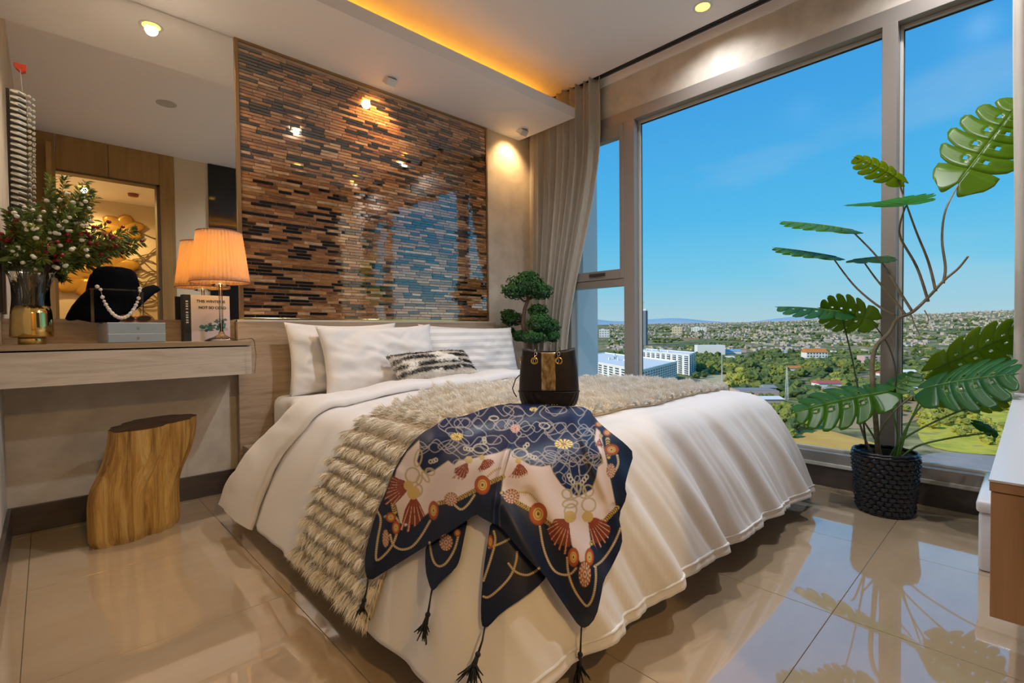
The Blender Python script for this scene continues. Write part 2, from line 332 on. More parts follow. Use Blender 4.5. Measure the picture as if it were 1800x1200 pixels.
mb.build('glass_tiles', TM, mo)['kind'] = 'stuff'
# ------------------------------------------------------------ curtains
def curtain(name, label, path, z1, z0, lead, folds, amp, ny=130, nz=46):
    # path(u) = plan point at the top, lead(u, t) = plan point at depth t (0 top, 1 floor)
    t = thing(name, label, 'curtain', tuple(lead(0, 1))+(0,))
    def fn(u, v):
        x, y = lead(u, v); ph = u*folds*2*PI; g = amp*(1-.25*v)
        s = math.sin(ph+.7*math.sin(u*9+v)); return (x+g*s+.012*math.sin(ph*.5+2*v), y+g*.35*math.cos(ph), z1+(z0-z1)*v)
    o = MB().grid(fn, ny, nz).build('drape', M['curtain'], t, True, solid=.003)
    def fnh(u, v):
        p = fn(u, v*.035); return (p[0]-.004, p[1], p[2]+.002)
    MB().grid(fnh, ny, 4).build('heading_tape', M['curtain'], t, True, solid=.002); return t
def sm01(t): t = max(0, min(1, t)); return t*t*(3-2*t)
def leadL(u, v):
    y1 = 2.36+.02*v
    z = 2.855*(1-v); k = sm01((2.5-z)/1.9); yn = 2.33+.36*k
    if z < .75: yn = 2.69-.10*sm01((.75-z)/.75)
    ya = 3.06; return (W-.075, ya+(yn-ya)*u)
curtain('window_curtain', 'beige grey pleated curtain gathered at the headboard end of the window', None, 2.855, .012, leadL, 10.5, .034)
def leadR(u, v):
    z = 2.855*(1-v); yn = .068-.015*sm01(1-abs(z-1.0)/1.4)
    return (W-.075, -.17+(yn+.17)*u)
curtain('window_curtain', 'beige grey curtain bunched at the console end of the window', None, 2.855, .012, leadR, 5, .026, 70)
# ------------------------------------------------------------ bed
bed = thing('bed', 'oak platform bed with a low panel headboard and white sheeted mattress', 'bed', (1.76, 2.1, 0))
hb = boxo('headboard', .786, 2.735, D-.062, D-.024, 0, .979, M['oak'], bed, .003)
boxo('headboard_cap', .786, 2.735, D-.064, D-.001, .966, .980, M['pale_oak'], bed, .001)
boxo('base', .80, 2.70, 1.18, D-.064, .0, .262, M['oak'], bed, .003)
def rbox(x0, x1, y0, y1, z0, z1, r, n=5):
    bm = bmesh.new(); bmesh.ops.create_cube(bm, size=1)
    for v in bm.verts: v.co = Vector(((x0+x1)/2+v.co.x*(x1-x0), (y0+y1)/2+v.co.y*(y1-y0), (z0+z1)/2+v.co.z*(z1-z0)))
    bmesh.ops.bevel(bm, geom=bm.edges[:], offset=r, segments=n, affect='EDGES', profile=.5)
    mb = MB(); bm.verts.index_update(); mb.put([v.co[:] for v in bm.verts], [[v.index for v in f.verts] for f in bm.faces]); bm.free(); return mb
rbox(.955, 2.57, 1.10, D-.07, .264, .535, .055).build('mattress', M['white'], bed, True)

# duvet: cloth coordinates (a, b) -> world; beyond the mattress edges the cloth bends over and hangs
BXL, BXR, BYF, BZ = .955, 2.575, 1.03, .565
def nz3(x, y, z): return noise.noise(Vector((x, y, z)))
def duvF(a, b, off=0.0):
    da = BXL-a if a < BXL else (a-BXR if a > BXR else 0); sx = -1 if a < BXL else 1
    db = BYF-b if b < BYF else 0
    cx, cy = min(max(a, BXL), BXR), max(b, BYF)
    u = (cx-BXL)/(BXR-BXL)*2-1
    dome = .028*(1-u**4)*min(1, max(0, (cy-BYF)/.35+.35))
    top = BZ+dome+.010*nz3(a*2.2, b*2.2, 1)+.006*nz3(a*5, b*5, 4)+.004*nz3(a*11, b*3, 8)
    e_ = max(da, db)
    if e_ <= 0:
        return Vector((cx, cy, top+off))
    k = min(da, db)/e_; e = e_*(1+.16*k*k)
    dr = Vector((sx*da, -db, 0)).normalized()
    wf_ = db/(da+db); wf_ = sm01(wf_)
    r = .13; phm = 1.08+.09*wf_-.05*k; la = r*phm
    if e < la:
        ph = e/r; o = r*math.sin(ph); d = r*(1-math.cos(ph))
    else:
        ph = phm; q = e-la; o = r*math.sin(ph)+q*math.cos(ph); d = r*(1-math.cos(ph))+q*math.sin(ph)
    n = dr*math.sin(ph)+Vector((0, 0, math.cos(ph)))
    CA = .35; wdt = BXR-BXL
    if da > 0 and db > 0: th = math.atan2(db, da); per = CA*th if sx < 0 else CA*PI/2+wdt+CA*(PI/2-th)
    elif db > 0: per = CA*PI/2+(a-BXL)
    else: per = -(b-BYF) if sx < 0 else CA*PI+wdt+(b-BYF)
    t = min(1, e/.55)
    sk = per-t*(.05+.22*wf_)
    wv = .013*math.sin(sk*21)+.010*math.sin(sk*37+1.3)+.014*nz3(sk*7, t*1.5, 3)
    fold = wv*t*(.5+.75*wf_)+.010*nz3(a*4, b*4, 2)*t
    fold += wf_*(.007*math.sin(sk*64+2.5*nz3(sk*3, t, 9))+.010*nz3(sk*22, t*2, 6)+.0035*math.sin(sk*130+4*nz3(sk*5, t*2, 1)))*t*(1-.4*t)
    bulge = .035*math.sin(PI*min(1, e/.62))
    p = Vector((cx, cy, top))+dr*o+Vector((0, 0, -d))+n*(fold+bulge+off)
    if p.z < .02+off*.5:
        ex = .02-p.z; p += dr*ex*.35; p.z = .02+off*.5+.01*abs(nz3(a*9, b*9, 5))
    return p
AL, AR, BF, BHd = BXL-.60, BXR+.60, BYF-.57, 2.27
def dgrid(u, v):
    a = AL+(AR-AL)*u; b = BF+(BHd-BF)*v
    if b > 2.3 : b -= 0
    return duvF(a, b)
duv = thing('duvet', 'rumpled white duvet hanging over the sides and foot of the bed', 'duvet', (1.76, 1.8, .5))
NU, NV = 230, 200
dv = MB().grid(dgrid, NU, NV)
cover = dv.build('cover', M['white'], duv, True, solid=.012)
# rolled hem seam along the foot
hem = [duvF(AL+.10+(AR-AL-.2)*i/160, BF+.028, .007) for i in range(161)]
MB().tube(hem, .0045, 6).build('hem', M['white'], duv, True)
# folded-back band at the head end
def bandc(a):   # centre b, half width
    if a < BXL:
        k = sm01((BXL-a)/.6); return 2.21+.25*k, .12+.10*k
    k = min(1, (a-BXL)/(BXR-BXL)); return 2.21+.15*k, .12-.02*math.sin(k*PI)
nb = 22
def bandf(u, v):
    a = AL-.02+(AR+.02-(AL-.02))*v; b0, hw = bandc(a); th = 2*PI*u
    cb, sb = math.cos(th), math.sin(th)
    bb = b0+hw*(abs(cb)**.8)*(1 if cb > 0 else -1)+.012*nz3(a*6, 3, 1)
    k = max(0, (BXL-a)/.6)
    if k > .8: bb += -.05*math.sin(k*9)*(k-.8)
    h = .018+.034*max(0, sb)**.6*(1+.35*nz3(a*5, u*2, 6))
    if sb < 0: h = -.004+.022*(1+sb)
    p = duvF(a, bb, max(-.004, h+.006*nz3(a*16, bb*10, 2)))
    return p
MB().grid(bandf, nb, 190, closed_u=True).build('folded_band', M['white'], duv, True)

# pillows
def pillow(name, label, c, w_, h_, th, tilt, roll=0, yaw=0, mt='white', n=44, group=None, pinch=.07, seed=0, cat='pillow'):
    t = thing(name, label, cat, c, group)
    Rm = Matrix.Rotation(yaw, 3, 'Z') @ Matrix.Rotation(tilt, 3, 'X') @ Matrix.Rotation(roll, 3, 'Y')
    mb = MB()
    def side(sg):
        def fn(u, v):
            a, b = u*2-1, v*2-1
            k = (1-abs(a)**3.2)*(1-abs(b)**3.2); k = max(0, k)**.55
            px = a*(1-pinch*(1-abs(b)**2)*abs(a)**6)*w_/2; pz = b*(1-pinch*1.6*(1-abs(a)**2)*abs(b)**6)*h_/2
            if abs(a) > .9 and abs(b) > .9: px *= 1.0
            y = sg*th/2*k*(1-.18*b)+.026*nz3(a*2.3+seed, b*2.3, sg)*k+.012*nz3(a*5+b*3, b*4+seed, sg)*k+.007*nz3(a*11-b*6, b*3+seed, sg)*k
            return Vector(c)+Rm @ Vector((px, y, pz))
        return fn
    mb.grid(side(-1), n, n); mb.grid(side(1), n, n)
    n0 = n*n; mb.f[(n-1)*(n-1):] = [tuple(reversed(q)) for q in mb.f[(n-1)*(n-1):]]
    o = mb.build('case', M[mt] if isinstance(mt, str) else mt, t, True)
    bm = bmesh.new(); bm.from_mesh(o.data); bmesh.ops.remove_doubles(bm, verts=bm.verts, dist=.0004); bm.to_mesh(o.data); bm.free()
    return t, Rm
stripe = mat('striped_sateen', rough=.6)
N_, L_, b_ = nodes(stripe); tc_ = N_.new('ShaderNodeTexCoord'); wv_ = N_.new('ShaderNodeTexWave'); wv_.bands_direction = 'Z'; wv_.inputs['Scale'].default_value = 6.5
r_ = N_.new('ShaderNodeValToRGB'); r_.color_ramp.elements[0].position = .45; r_.color_ramp.elements[1].position = .55; r_.color_ramp.elements[0].color = (.66, .64, .64, 1); r_.color_ramp.elements[1].color = (.82, .80, .79, 1)
L_.new(tc_.outputs['Object'], wv_.inputs['Vector']); L_.new(wv_.outputs['Color'], r_.inputs[0]); L_.new(r_.outputs[0], b_.inputs['Base Color'])
pillow('pillow', 'white pillow standing against the headboard behind another white pillow', (1.372, 2.970, .745), .74, .44, .125, -.12, 0, .03, seed=1)
pillow('pillow', 'plain white pillow leaning in front of another, beside the furry cushion', (1.53, 2.80, .735), .78, .44, .17, -.30, -.02, -.04, seed=2)
pillow('pillow', 'white pillow with satin stripes leaning beside the small green tree', (2.27, 2.83, .735), .84, .43, .17, -.28, .03, -.05, seed=3, mt=stripe)
# furry striped cushion
ck = mat('cushion_base', (.80, .75, .68), .9); CC = (1.774, 2.590, .661); CW, CH, CT = .60, .27, .15; Ctilt, Cyaw, Croll = -.70, .02, -.03
cu, CR = pillow('furry_cushion', 'small furry cushion with black and cream stripes lying against the pillows', CC, CW, CH, CT, Ctilt, Croll, Cyaw, ck, 20, seed=5, cat='cushion')
def fur_mesh(name, roots, dirs, lens, wid, cols, mt, parent, seg=3, droop=.6, jit=.35):
    n = len(roots); R0 = np.array(roots, float); Dv = np.array(dirs, float); Ln = np.array(lens, float)[:, None]; C = np.array(cols, float)
    Dv = Dv+rng.normal(0, jit, Dv.shape); Dv /= np.linalg.norm(Dv, axis=1)[:, None]
    side = np.cross(Dv, rng.normal(0, 1, Dv.shape)); side /= np.linalg.norm(side, axis=1)[:, None]+1e-9
    V = np.zeros((n, seg*2+1, 3)); p = R0.copy(); d = Dv.copy()
    for k in range(seg):
        wd = wid*(1-.75*k/seg); V[:, 2*k] = p-side*wd; V[:, 2*k+1] = p+side*wd
        p = p+d*Ln/seg; d = d+np.array([0, 0, -droop/seg]); d /= np.linalg.norm(d, axis=1)[:, None]
    V[:, -1] = p
    fl_ = []
    for k in range(seg-1): fl_ += [(2*k, 2*k+1, 2*k+3), (2*k, 2*k+3, 2*k+2)]
    fl_.append((2*seg-2, 2*seg-1, 2*seg)); fa = np.array(fl_); nv = seg*2+1
    T = (np.arange(n)[:, None, None]*nv+fa[None]).reshape(-1)
    org = ORG[parent]; V = V-np.array(org)
    me = bpy.data.meshes.new(name); nf = n*len(fl_)
    me.vertices.add(n*nv); me.vertices.foreach_set('co', V.reshape(-1)); me.loops.add(nf*3); me.loops.foreach_set('vertex_index', T)
    me.polygons.add(nf); me.polygons.foreach_set('loop_start', np.arange(nf)*3)
    me.polygons.foreach_set('loop_total', np.full(nf, 3)); me.update()
    ca = me.color_attributes.new('tint', 'FLOAT_COLOR', 'POINT'); kk = np.linspace(0, 1, nv)[None, :, None]
    cc = C[:, None, 0:3]*(1-kk)+C[:, None, 3:6]*kk; ca.data.foreach_set('color', np.concatenate([cc, np.ones((n, nv, 1))], 2).reshape(-1))
    o = add(name, me, mt, parent, True); o['kind'] = 'stuff'; return o
def attr_mat(name, rough=.6, sheen=0, **k):
    mt = mat(name, rough=rough, **k); N, L, b = nodes(mt); a = N.new('ShaderNodeAttribute'); a.attribute_name = 'tint'; L.new(a.outputs['Color'], b.inputs['Base Color']); b.inputs['Sheen Weight'].default_value = sheen; return mt
M['fur'] = attr_mat('fur_strands', .7)
rt_, dr_, ln_, co_ = [], [], [], []
for i in range(14000):
    a, b = random.uniform(-1, 1), random.uniform(-1, 1); k = max(0, (1-abs(a)**3.2)*(1-abs(b)**3.2))**.55
    p = Vector(CC)+CR @ Vector((a*CW/2*.99, -CT/2*k*(1-.18*b), b*CH/2*.99))
    nrm = CR @ Vector((a*.35, -1, b*.35+.0)).normalized(); dn = CR @ Vector((0, 0, -1))
    blk = any(abs(b-s-.03*math.sin(a*5+s*7)) < .12 for s in (.90, .50, .10, -.28)); 
    rt_.append(p); dr_.append((nrm*.55+dn*.8)); ln_.append(random.uniform(.016, .028)*(1.5 if b < -.45 else 1) if not blk else random.uniform(.018, .028))
    c = (.02, .018, .022) if blk else (.80, .74, .66); c2 = (.012, .012, .016) if blk else (.95, .92, .86); co_.append(c+c2)
fur_mesh('fur', rt_, dr_, ln_, .0011, co_, M['fur'], cu, 3, .5, .3)

# ------------------------------------------------------------ vanity shelf
YSF = 2.84
van = thing('vanity_shelf', 'wall-hung oak vanity shelf with one wide drawer below the mirror', 'shelf', (.33, D, .69))
boxo('top', XL+.001, .786, YSF, D-.012, .838, .862, M['top_oak'], van, .001)
boxo('carcass', XL+.001, .784, YSF+.02, D, .694, .834, M['gap'], van)  # near-black carcass puts the shade of the gap into its colour
boxo('drawer', XL+.001, .786, YSF+.001, YSF+.02, .686, .831, M['pale_oak'], van, .001)
boxo('side_panel', .768, .7865, YSF+.02, D-.001, .686, .838, M['pale_oak'], van)
boxo('back_panel', XL+.001, .784, D-.012, D-.001, .862, .976, M['oak'], van)
# ------------------------------------------------------------ log stool
st = thing('log_stool', 'stool cut from a yellow-brown tree trunk with a dark top', 'stool', (.27, 2.78, 0))
def stoolr(a, t):
    r = .150+.018*math.sin(2*a+.6)+.012*math.sin(3*a+2)+.006*math.sin(7*a)+.004*math.sin(13*a+2*t)+.006*nz3(math.cos(a)*4, math.sin(a)*4, t*1.2)+.006*nz3(math.cos(a)*14, math.sin(a)*14, t*1.5)
    r *= 1+.03*math.sin(t*5+a)-.02*t
    if t < .06: r -= .012*(1-t/.06)
    g = math.exp(-((a-5.1)/.10)**2)*math.exp(-((t-.78)/.16)**2); r -= .028*g
    return r
def stoolp(a, t):
    r = stoolr(a, t); sx = .085*sm01((t-.15)/.85)-.02*math.exp(-((t-.45)/.2)**2); return Vector((.265+r*math.cos(a)*1.03+sx, 2.79+r*math.sin(a)*.86, .494*t+.012*math.sin(a+1)*t))
sb_ = MB(); sb_.grid(lambda u, v: stoolp(2*PI*u, v), 120, 40, closed_u=True)
trunk = noisy(mat('peeled_trunk', rough=.45), [(.09, .035, .008), (.36, .17, .03), (.56, .31, .07), (.66, .42, .14)], (20, 20, 1.3), 9, [.30, .42, .54, .70], 1.2, .9, .03, .66, .8)
sb_.build('trunk', trunk, st, True)
tp = MB(); ring = [stoolp(2*PI*j/120, 1.0) for j in range(120)]; c0 = sum(ring, Vector())/120
tp.grid(lambda u, v: (c0+(stoolp(2*PI*u, 1.0)-c0)*max(.001, v))+Vector((0, 0, .0015+.004*(1-v))), 120, 8, closed_u=True)
tp.build('seat_face', noisy(mat('dark_end_grain', rough=.3), [(.016, .006, .004), (.035, .014, .008), (.05, .022, .012)], (14, 14, 14), 5), st, True)
bt = MB(); ring = [stoolp(2*PI*j/120, 0) for j in range(120)]; bt.put(ring, [tuple(range(120))[::-1]]); bt.build('underside', trunk, st)
# ------------------------------------------------------------ floating console at the right
con = thing('console', 'wall-hung oak television console with a white glossy top', 'console', (2.2, YF, .35))
boxo('body', 1.30, 3.06, YF+.001, .054, .345, .585, M['console_oak'], con, .0015)
boxo('edge_band', 1.297, 3.06, YF+.001, .056, .587, .604, M['console_oak'], con, .0015)
boxo('top', 1.297, 3.062, YF+.001, .057, .605, .609, M['white_lac'], con)
wbx = thing('storage_box', 'white lidded box on the floor under the console by the window', 'box', (2.8, -.02, 0)); rbox(2.48, 3.0, -.2, .135, 0, .215, .012, 3).build('body', M['white_lac'], wbx, True); rbox(2.475, 3.005, -.205, .142, .216, .262, .012, 3).build('lid', M['white_lac'], wbx, True)
# ------------------------------------------------------------ table lamp
lx, ly, lz = .672, 2.945, .862
tl_ = thing('table_lamp', 'lit table lamp with pink pleated shade on a clear glass stem', 'lamp', (lx, ly, lz))
clear = mat('clear_glass', (1, 1, 1), .02, Transmission_Weight=1.0, IOR=1.45)
acry = thin_glass('clear_acrylic', (.96, .97, .98), 1.5, .03)
MB().lathe([(.001, .0), (.075, .0), (.078, .004), (.06, .014), (.035, .022), (.016, .034), (.011, .05), (.001, .05)], (lx, ly, lz), 40, cap=False).build('foot', acry, tl_, True)
MB().tube([(lx, ly, lz+.05), (lx, ly, lz+.30)], .0085, 16).build('stem', acry, tl_, True)
MB().tube([(lx, ly, lz+.03), (lx, ly, lz+.36)], .0016, 8).build('rod', M['chrome'], tl_, True)
MB().lathe([(.001, .285), (.03, .287), (.045, .292), (.03, .30), (.012, .305), (.001, .305)], (lx, ly, lz), 28, cap=False).build('bobeche', acry, tl_, True)
shd = translucent(mat('pleated_organza', (.72, .54, .45), .7), (1.0, .74, .32), .5)
def pl(r, z, a): return (r+.0022*math.sin(a*44)*(1+.3*math.sin(a*7)), z, 0, 0)
prof = [(.138-(.138-.104)*i/10, .308+.262*i/10) for i in range(11)]
MB().lathe(prof, (lx, ly, lz), 352, cap=False, fn=pl).build('shade', shd, tl_, True, solid=.0012)
for (r, z) in (prof[0], prof[-1]):
    MB().tube([(lx+(r+.001)*math.cos(2*PI*j/60), ly+(r+.001)*math.sin(2*PI*j/60), lz+z) for j in range(61)], .0028, 6).build('shade_rim', mat('shade_binding', (.35, .13, .10), .7), tl_, True)
MB().sphere((lx, ly, lz+.43), .026, 10, sc=(1, 1, 1.3)).build('bulb', emis('bulb_glow', (1, .62, .18), 30), tl_, True)
lamp('table_lamp_bulb', (lx, ly, lz+.43), 7.5, (1, .68, .19), .03)
MB().tube([(lx+.072, ly-.02, lz+.004), (lx+.12, ly-.09, lz+.012), (lx+.116, ly-.15, lz+.0), (lx+.122, ly-.155, lz-.08), (lx+.118, ly-.14, lz-.17)], .0022, 6).build('cord', thin_glass('cord_pvc', (.85, .85, .85), 1.5, .1), tl_, True)
# ------------------------------------------------------------ book
bk = thing('book', 'upright hardback book with black spine and a pale wintry cover', 'book', (.62, 3.03, .862))
bR = Matrix.Rotation(.10, 3, 'Z')
def bq(x, y, z): return Vector((.549, 3.066, .862))+bR @ Vector((x, y, z))
def bbox(n_, x0, x1, y0, y1, z0, z1, mt, par):
    mb = MB(); mb.box(x0, x1, y0, y1, z0, z1); mb.v = [tuple(bq(*p)) for p in mb.v]; return mb.build(n_, mt, par)
coverm = noisy(mat('book_cover', rough=.4), [(.60, .50, .52), (.66, .58, .60)], (3, 3, 3), 3)
bbox('pages', .002, .183, -.030, .006, .003, .240, mat('paper', (.75, .71, .64), .8), bk)
fc = bbox('front_cover', 0, .187, -.034, -.030, 0, .244, coverm, bk); bbox('back_cover', 0, .187, .006, .010, 0, .244, mat('black_board', (.012, .012, .014), .5), bk)
sp = bbox('spine', -.034, .0, -.0345, .0105, 0, .244, bpy.data.materials['black_board'], bk)
def text(body, size, M4, mt, parent, name='lettering', align='CENTER', bold=.0):
    cu_ = bpy.data.curves.new(name, 'FONT'); cu_.body = body; cu_.size = size; cu_.align_x = align; cu_.offset = bold; cu_.extrude = .0003
    to = bpy.data.objects.new(name, cu_); COL.objects.link(to); bpy.context.view_layer.update()
    me = bpy.data.meshes.new_from_object(to.evaluated_get(bpy.context.evaluated_depsgraph_get())); bpy.data.objects.remove(to)
    p = parent
    while p not in ORG: p = p.parent
    me.transform(Matrix.Translation(-ORG[p]) @ M4); return add(name, me, mt, parent)
ink = mat('black_ink', (.02, .02, .02), .6)
def face(pt): return Matrix.Translation(pt) @ bR.to_4x4() @ Matrix.Rotation(PI/2, 4, 'X')
text('THIS WINTER IS', .0195, face(bq(.095, -.0346, .205)), ink, fc, bold=.0006)
text('NOT SO COLD', .0195, face(bq(.102, -.0346, .172)), ink, fc, bold=.0006)
gm = [mat('print_green_%d' % i, c, .6) for i, c in enumerate(((.02, .13, .10), (.05, .22, .18), (.12, .14, .13), (.35, .40, .40), (.02, .06, .07)))]
for i in range(34):      # printed trees and snowy banks at the bottom of the cover
    x = random.uniform(.015, .175); zc = .045+.06*(x/.18)*random.random()+random.uniform(0, .03); mb = MB(); n = 9
    rx, rz = random.uniform(.008, .02), random.uniform(.004, .012)
    mb.put([tuple(bq(x+rx*math.cos(2*PI*k/n)*random.uniform(.6, 1.1), -.0343-.00002*i, zc+rz*math.sin(2*PI*k/n)*random.uniform(.6, 1.2))) for k in range(n)], [tuple(range(n))]); mb.build('print', random.choice(gm), fc)
sik = mat('spine_ink', (.6, .58, .55), .6)
for k in range(9):       # small worn pale print down the spine, too small to read
    bbox('spine_print', -.023, -.012, -.0349, -.0346, .205-.013*k-(.006 if k > 3 else 0), .213-.013*k-(.006 if k > 3 else 0)-.002*(k % 2), sik, sp)
# ------------------------------------------------------------ acrylic drawer box, stand, hat, necklace, glasses
ab = thing('cosmetics_box', 'clear frosted acrylic box with two small drawers', 'storage box', (.28, 2.96, .862))
frost = mat('frosted_acrylic', (.72, .72, .70), .25, Transmission_Weight=.45, IOR=1.45); frost2 = mat('drawer_acrylic', (.62, .72, .76), .10, Transmission_Weight=.5, IOR=1.45)
aR = Matrix.Rotation(.14, 3, 'Z'); ac = Vector((.298, 2.972, .862))
def abox(n_, x0, x1, y0, y1, z0, z1, mt, par=ab, bev=.001):
    mb = MB(); mb.box(x0, x1, y0, y1, z0, z1); mb.v = [tuple(ac+aR @ Vector(p)) for p in mb.v]; return mb.build(n_, mt, par, bevel=bev)
abox('case', -.112, .112, -.088, .09, 0, .094, frost)
for z0, z1 in ((.003, .040), (.043, .091)):
    d_ = abox('drawer', -.110, .110, -.0945, -.0885, z0, z1, frost2); mb = MB().sphere(ac+aR @ Vector((.0, -.099, (z0+z1)/2)), .006, 8); mb.build('knob', acry, d_, True)
for z in (.0415, .093): abox('edge', -.111, .111, -.0955, -.0945, z-.0012, z+.0012, mat('bright_edge', (.8, .84, .86), .2), ab, 0)
sd_ = thing('acrylic_stand', 'clear acrylic display stand holding the hat and necklace', 'stand', (.25, 3.02, .862)); YA = 2.905
for x0 in (.147, .327): boxo('leg', x0, x0+.012, YA, YA+.035, .957, 1.105, acry, sd_, .001)
boxo('foot', .147, .339, YA+.001, YA+.034, .9545, .9570, acry, sd_)
boxo('plate', .147, .339, YA, YA+.035, 1.105, 1.111, acry, sd_, .001)
ht = thing('felt_hat', 'black felt hat with a soft drooping brim', 'hat', (.24, 3.03, 1.111)); hc = Vector((.245, 3.028, 1.119))
felt = mat('black_felt', (.004, .005, .008), .95, Specular_IOR_Level=.08)
hp = [(.001, .098), (.03, .098), (.06, .092), (.078, .078), (.088, .05), (.094, .02), (.097, .0), (.105, -.008), (.125, -.022), (.145, -.045), (.160, -.075), (.168, -.10)]
def hfn(r, z, a):
    k = max(0, (r-.097)/.07); dz = k*(-.045*math.cos(a-PI)+.06*max(0, math.cos(a))-.01*math.sin(3*a)-.050*max(0, -math.sin(a))**1.5); return (r*(1+.06*k*math.cos(2*a)), z+dz+.008*math.sin(2*a+1)*(1 if z > .05 else 0), 0, 0)
def hfn2(r, z, a): q = hfn(r, z, a); return (q[0]*1.0, q[1], 0, -.0*z)
hm = MB(); hm.lathe(hp, hc, 48, cap=False, fn=hfn2); hm.v = [(x, min(y*1.0, D-.02) if y > 3.055 else y, z) for x, y, z in hm.v]
hm.v = [(hc.x+(x-hc.x), hc.y+(y-hc.y)*.55, z) for x, y, z in hm.v]
hm.build('felt', felt, ht, True, solid=.003)
bd = MB(); bd.lathe([(.0945, .0), (.0975, .001), (.0945, .022), (.0915, .021)], hc, 48, cap=False); bd.v = [(x, hc.y+(y-hc.y)*.56, z) for x, y, z in bd.v]; bd.build('band', mat('hat_band', (.004, .004, .006), .5), ht, True)
nk = thing('pearl_necklace', 'pearl necklace hanging in front of the black hat', 'necklace', (.25, YA-.01, .97))
pts = []
for i in range(27):
    t = i/26; x = .182+.142*t; s = math.sin(PI*t); pts.append((x if True else 0, YA-.012-.01*s, 1.105-.128*s**.62))
pr = mat('pearl', (.75, .68, .60), .18, Sheen_Weight=.3, Coat_Weight=.6); rm = MB()
for i, p in enumerate(pts): rm.sphere(p, .0085 if i % 2 else .0068, 7)
rm.build('pearl_strand', pr, nk, True); MB().tube(pts, .0016, 5).build('cord', M['gold'], nk, True)
for xx in (.171, .326): MB().sphere((xx, YA-.004, 1.118), .0085, 8).build('clasp', pr, nk, True)
sg = thing('sunglasses', 'brown framed sunglasses lying on the acrylic box', 'sunglasses', (.30, 2.895, .957)); shell = mat('tortoise_frame', (.20, .06, .035), .25); lens = mat('smoked_lens', (.02, .015, .015), .05)
for s in (-1, 1):
    cx = .305+.032*s; zc = .974
    e = [(cx+.029*math.cos(2*PI*k/28), 2.891, zc+.0155*math.sin(2*PI*k/28)+.003*s*math.cos(2*PI*k/28)) for k in range(29)]
    MB().tube(e, .0026, 6).build('rim', shell, sg, True); MB().put([(p[0], p[1], p[2]) for p in e[:-1]], [tuple(range(28))]).build('lens', lens, sg)
    MB().tube([(cx+.029*s, 2.892, zc+.006), (cx+.031*s, 2.899, zc+.002), (cx-.030*s, 2.901-.003*s, zc-.011)], .0018, 6).build('temple', shell, sg, True)
MB().tube([(.296, 2.890, .98), (.305, 2.888, .983), (.314, 2.890, .98)], .002, 6).build('bridge', shell, sg, True)
# ------------------------------------------------------------ vase and flowers
vx, vy, vz = -.045, 2.975, .862
va = thing('vase', 'clear glass vase with a mirror gold lower half', 'vase', (vx, vy, vz))
MB().lathe([(.001, 0), (.043, 0), (.046, .004), (.046, .026), (.044, .03), (.001, .03)], (vx, vy, vz), 40, cap=False).build('foot', M['gold'], va, True)
MB().lathe([(.044, .03), (.066, .031), (.071, .036), (.069, .08), (.066, .13), (.063, .165)], (vx, vy, vz), 48, cap=False).build('gold_body', M['gold'], va, True, solid=.0015)
MB().lathe([(.063, .165), (.061, .20), (.062, .25), (.068, .285), (.080, .315), (.083, .318)], (vx, vy, vz), 48, cap=False).build('glass_body', thin_glass('vase_glass', (.93, .92, .88), 1.5, .04), va, True)
fa = thing('flower_arrangement', 'bunch of green sprigs with white and red berries in the gold vase', 'flowers', (vx, vy, vz+.25))
leafm = [translucent(mat('sprig_green_%d' % i, c, .6), c, .25) for i, c in enumerate(((.10, .17, .03), (.16, .21, .035), (.06, .11, .025), (.24, .24, .04)))]
red = mat('red_berry', (.22, .006, .012), .3); whb = mat('white_berry', (.72, .69, .58), .5); stemm = mat('sprig_stem', (.10, .07, .03), .7)
bs = bpy.data.meshes.new('berry'); mb = MB().sphere((0, 0, 0), 1, 7); bs.from_pydata(mb.v, [], mb.f); bs.materials.append(whb); bs.polygons.foreach_set('use_smooth', [True]*len(bs.polygons))
bsr = bs.copy(); bsr.materials.clear(); bsr.materials.append(red)
def berry(p, r, me): 
    o = bpy.data.objects.new('berry', me); COL.objects.link(o); o.parent = fa; p = Vector(p); p.x = max(p.x, XL+.012); o.location = p-ORG[fa]; o.scale = (r, r, r*.85)
base_ = Vector((vx, vy, vz+.20)); tips = []
YB = 2.90
for (px_, py_, kd, dy) in ((115, 312, 'w', .02), (150, 318, 'w', -.03), (170, 345, 'w', 0), (130, 365, 'w', -.08), (95, 345, 'w', .03), (165, 385, 'w', -.05), (100, 395, 'w', -.1), (60, 360, 'w', -.02), (40, 372, 'w', -.08), (15, 372, 'r', .0), (10, 415, 'r', -.06), (60, 400, 'w', -.12), (30, 440, 'w', -.12), (140, 410, 'r', -.05),
                           (185, 400, 'r', 0), (215, 415, 'r', -.04), (240, 428, 'r', 0), (255, 425, 'r', .02), (200, 440, 'r', .0), (235, 405, 'r', .03), (150, 440, 'w', -.1), (110, 450, 'r', -.1), (85, 430, 'r', -.13), (60, 470, 'w', -.14), (120, 475, 'w', -.1), (180, 455, 'g', 0), (90, 310, 'g', .02), (5, 455, 'g', -.05), (30, 400, 'g', -.02), (160, 330, 'g', 0), (125, 345, 'g', .03), (75, 455, 'g', -.14), (150, 370, 'g', 0), (190, 425, 'g', -.03)):
    tips.append((ony(px_, py_, 2.97+dy*.8), kd))
sm_ = MB(); lm = [MB() for _ in leafm]
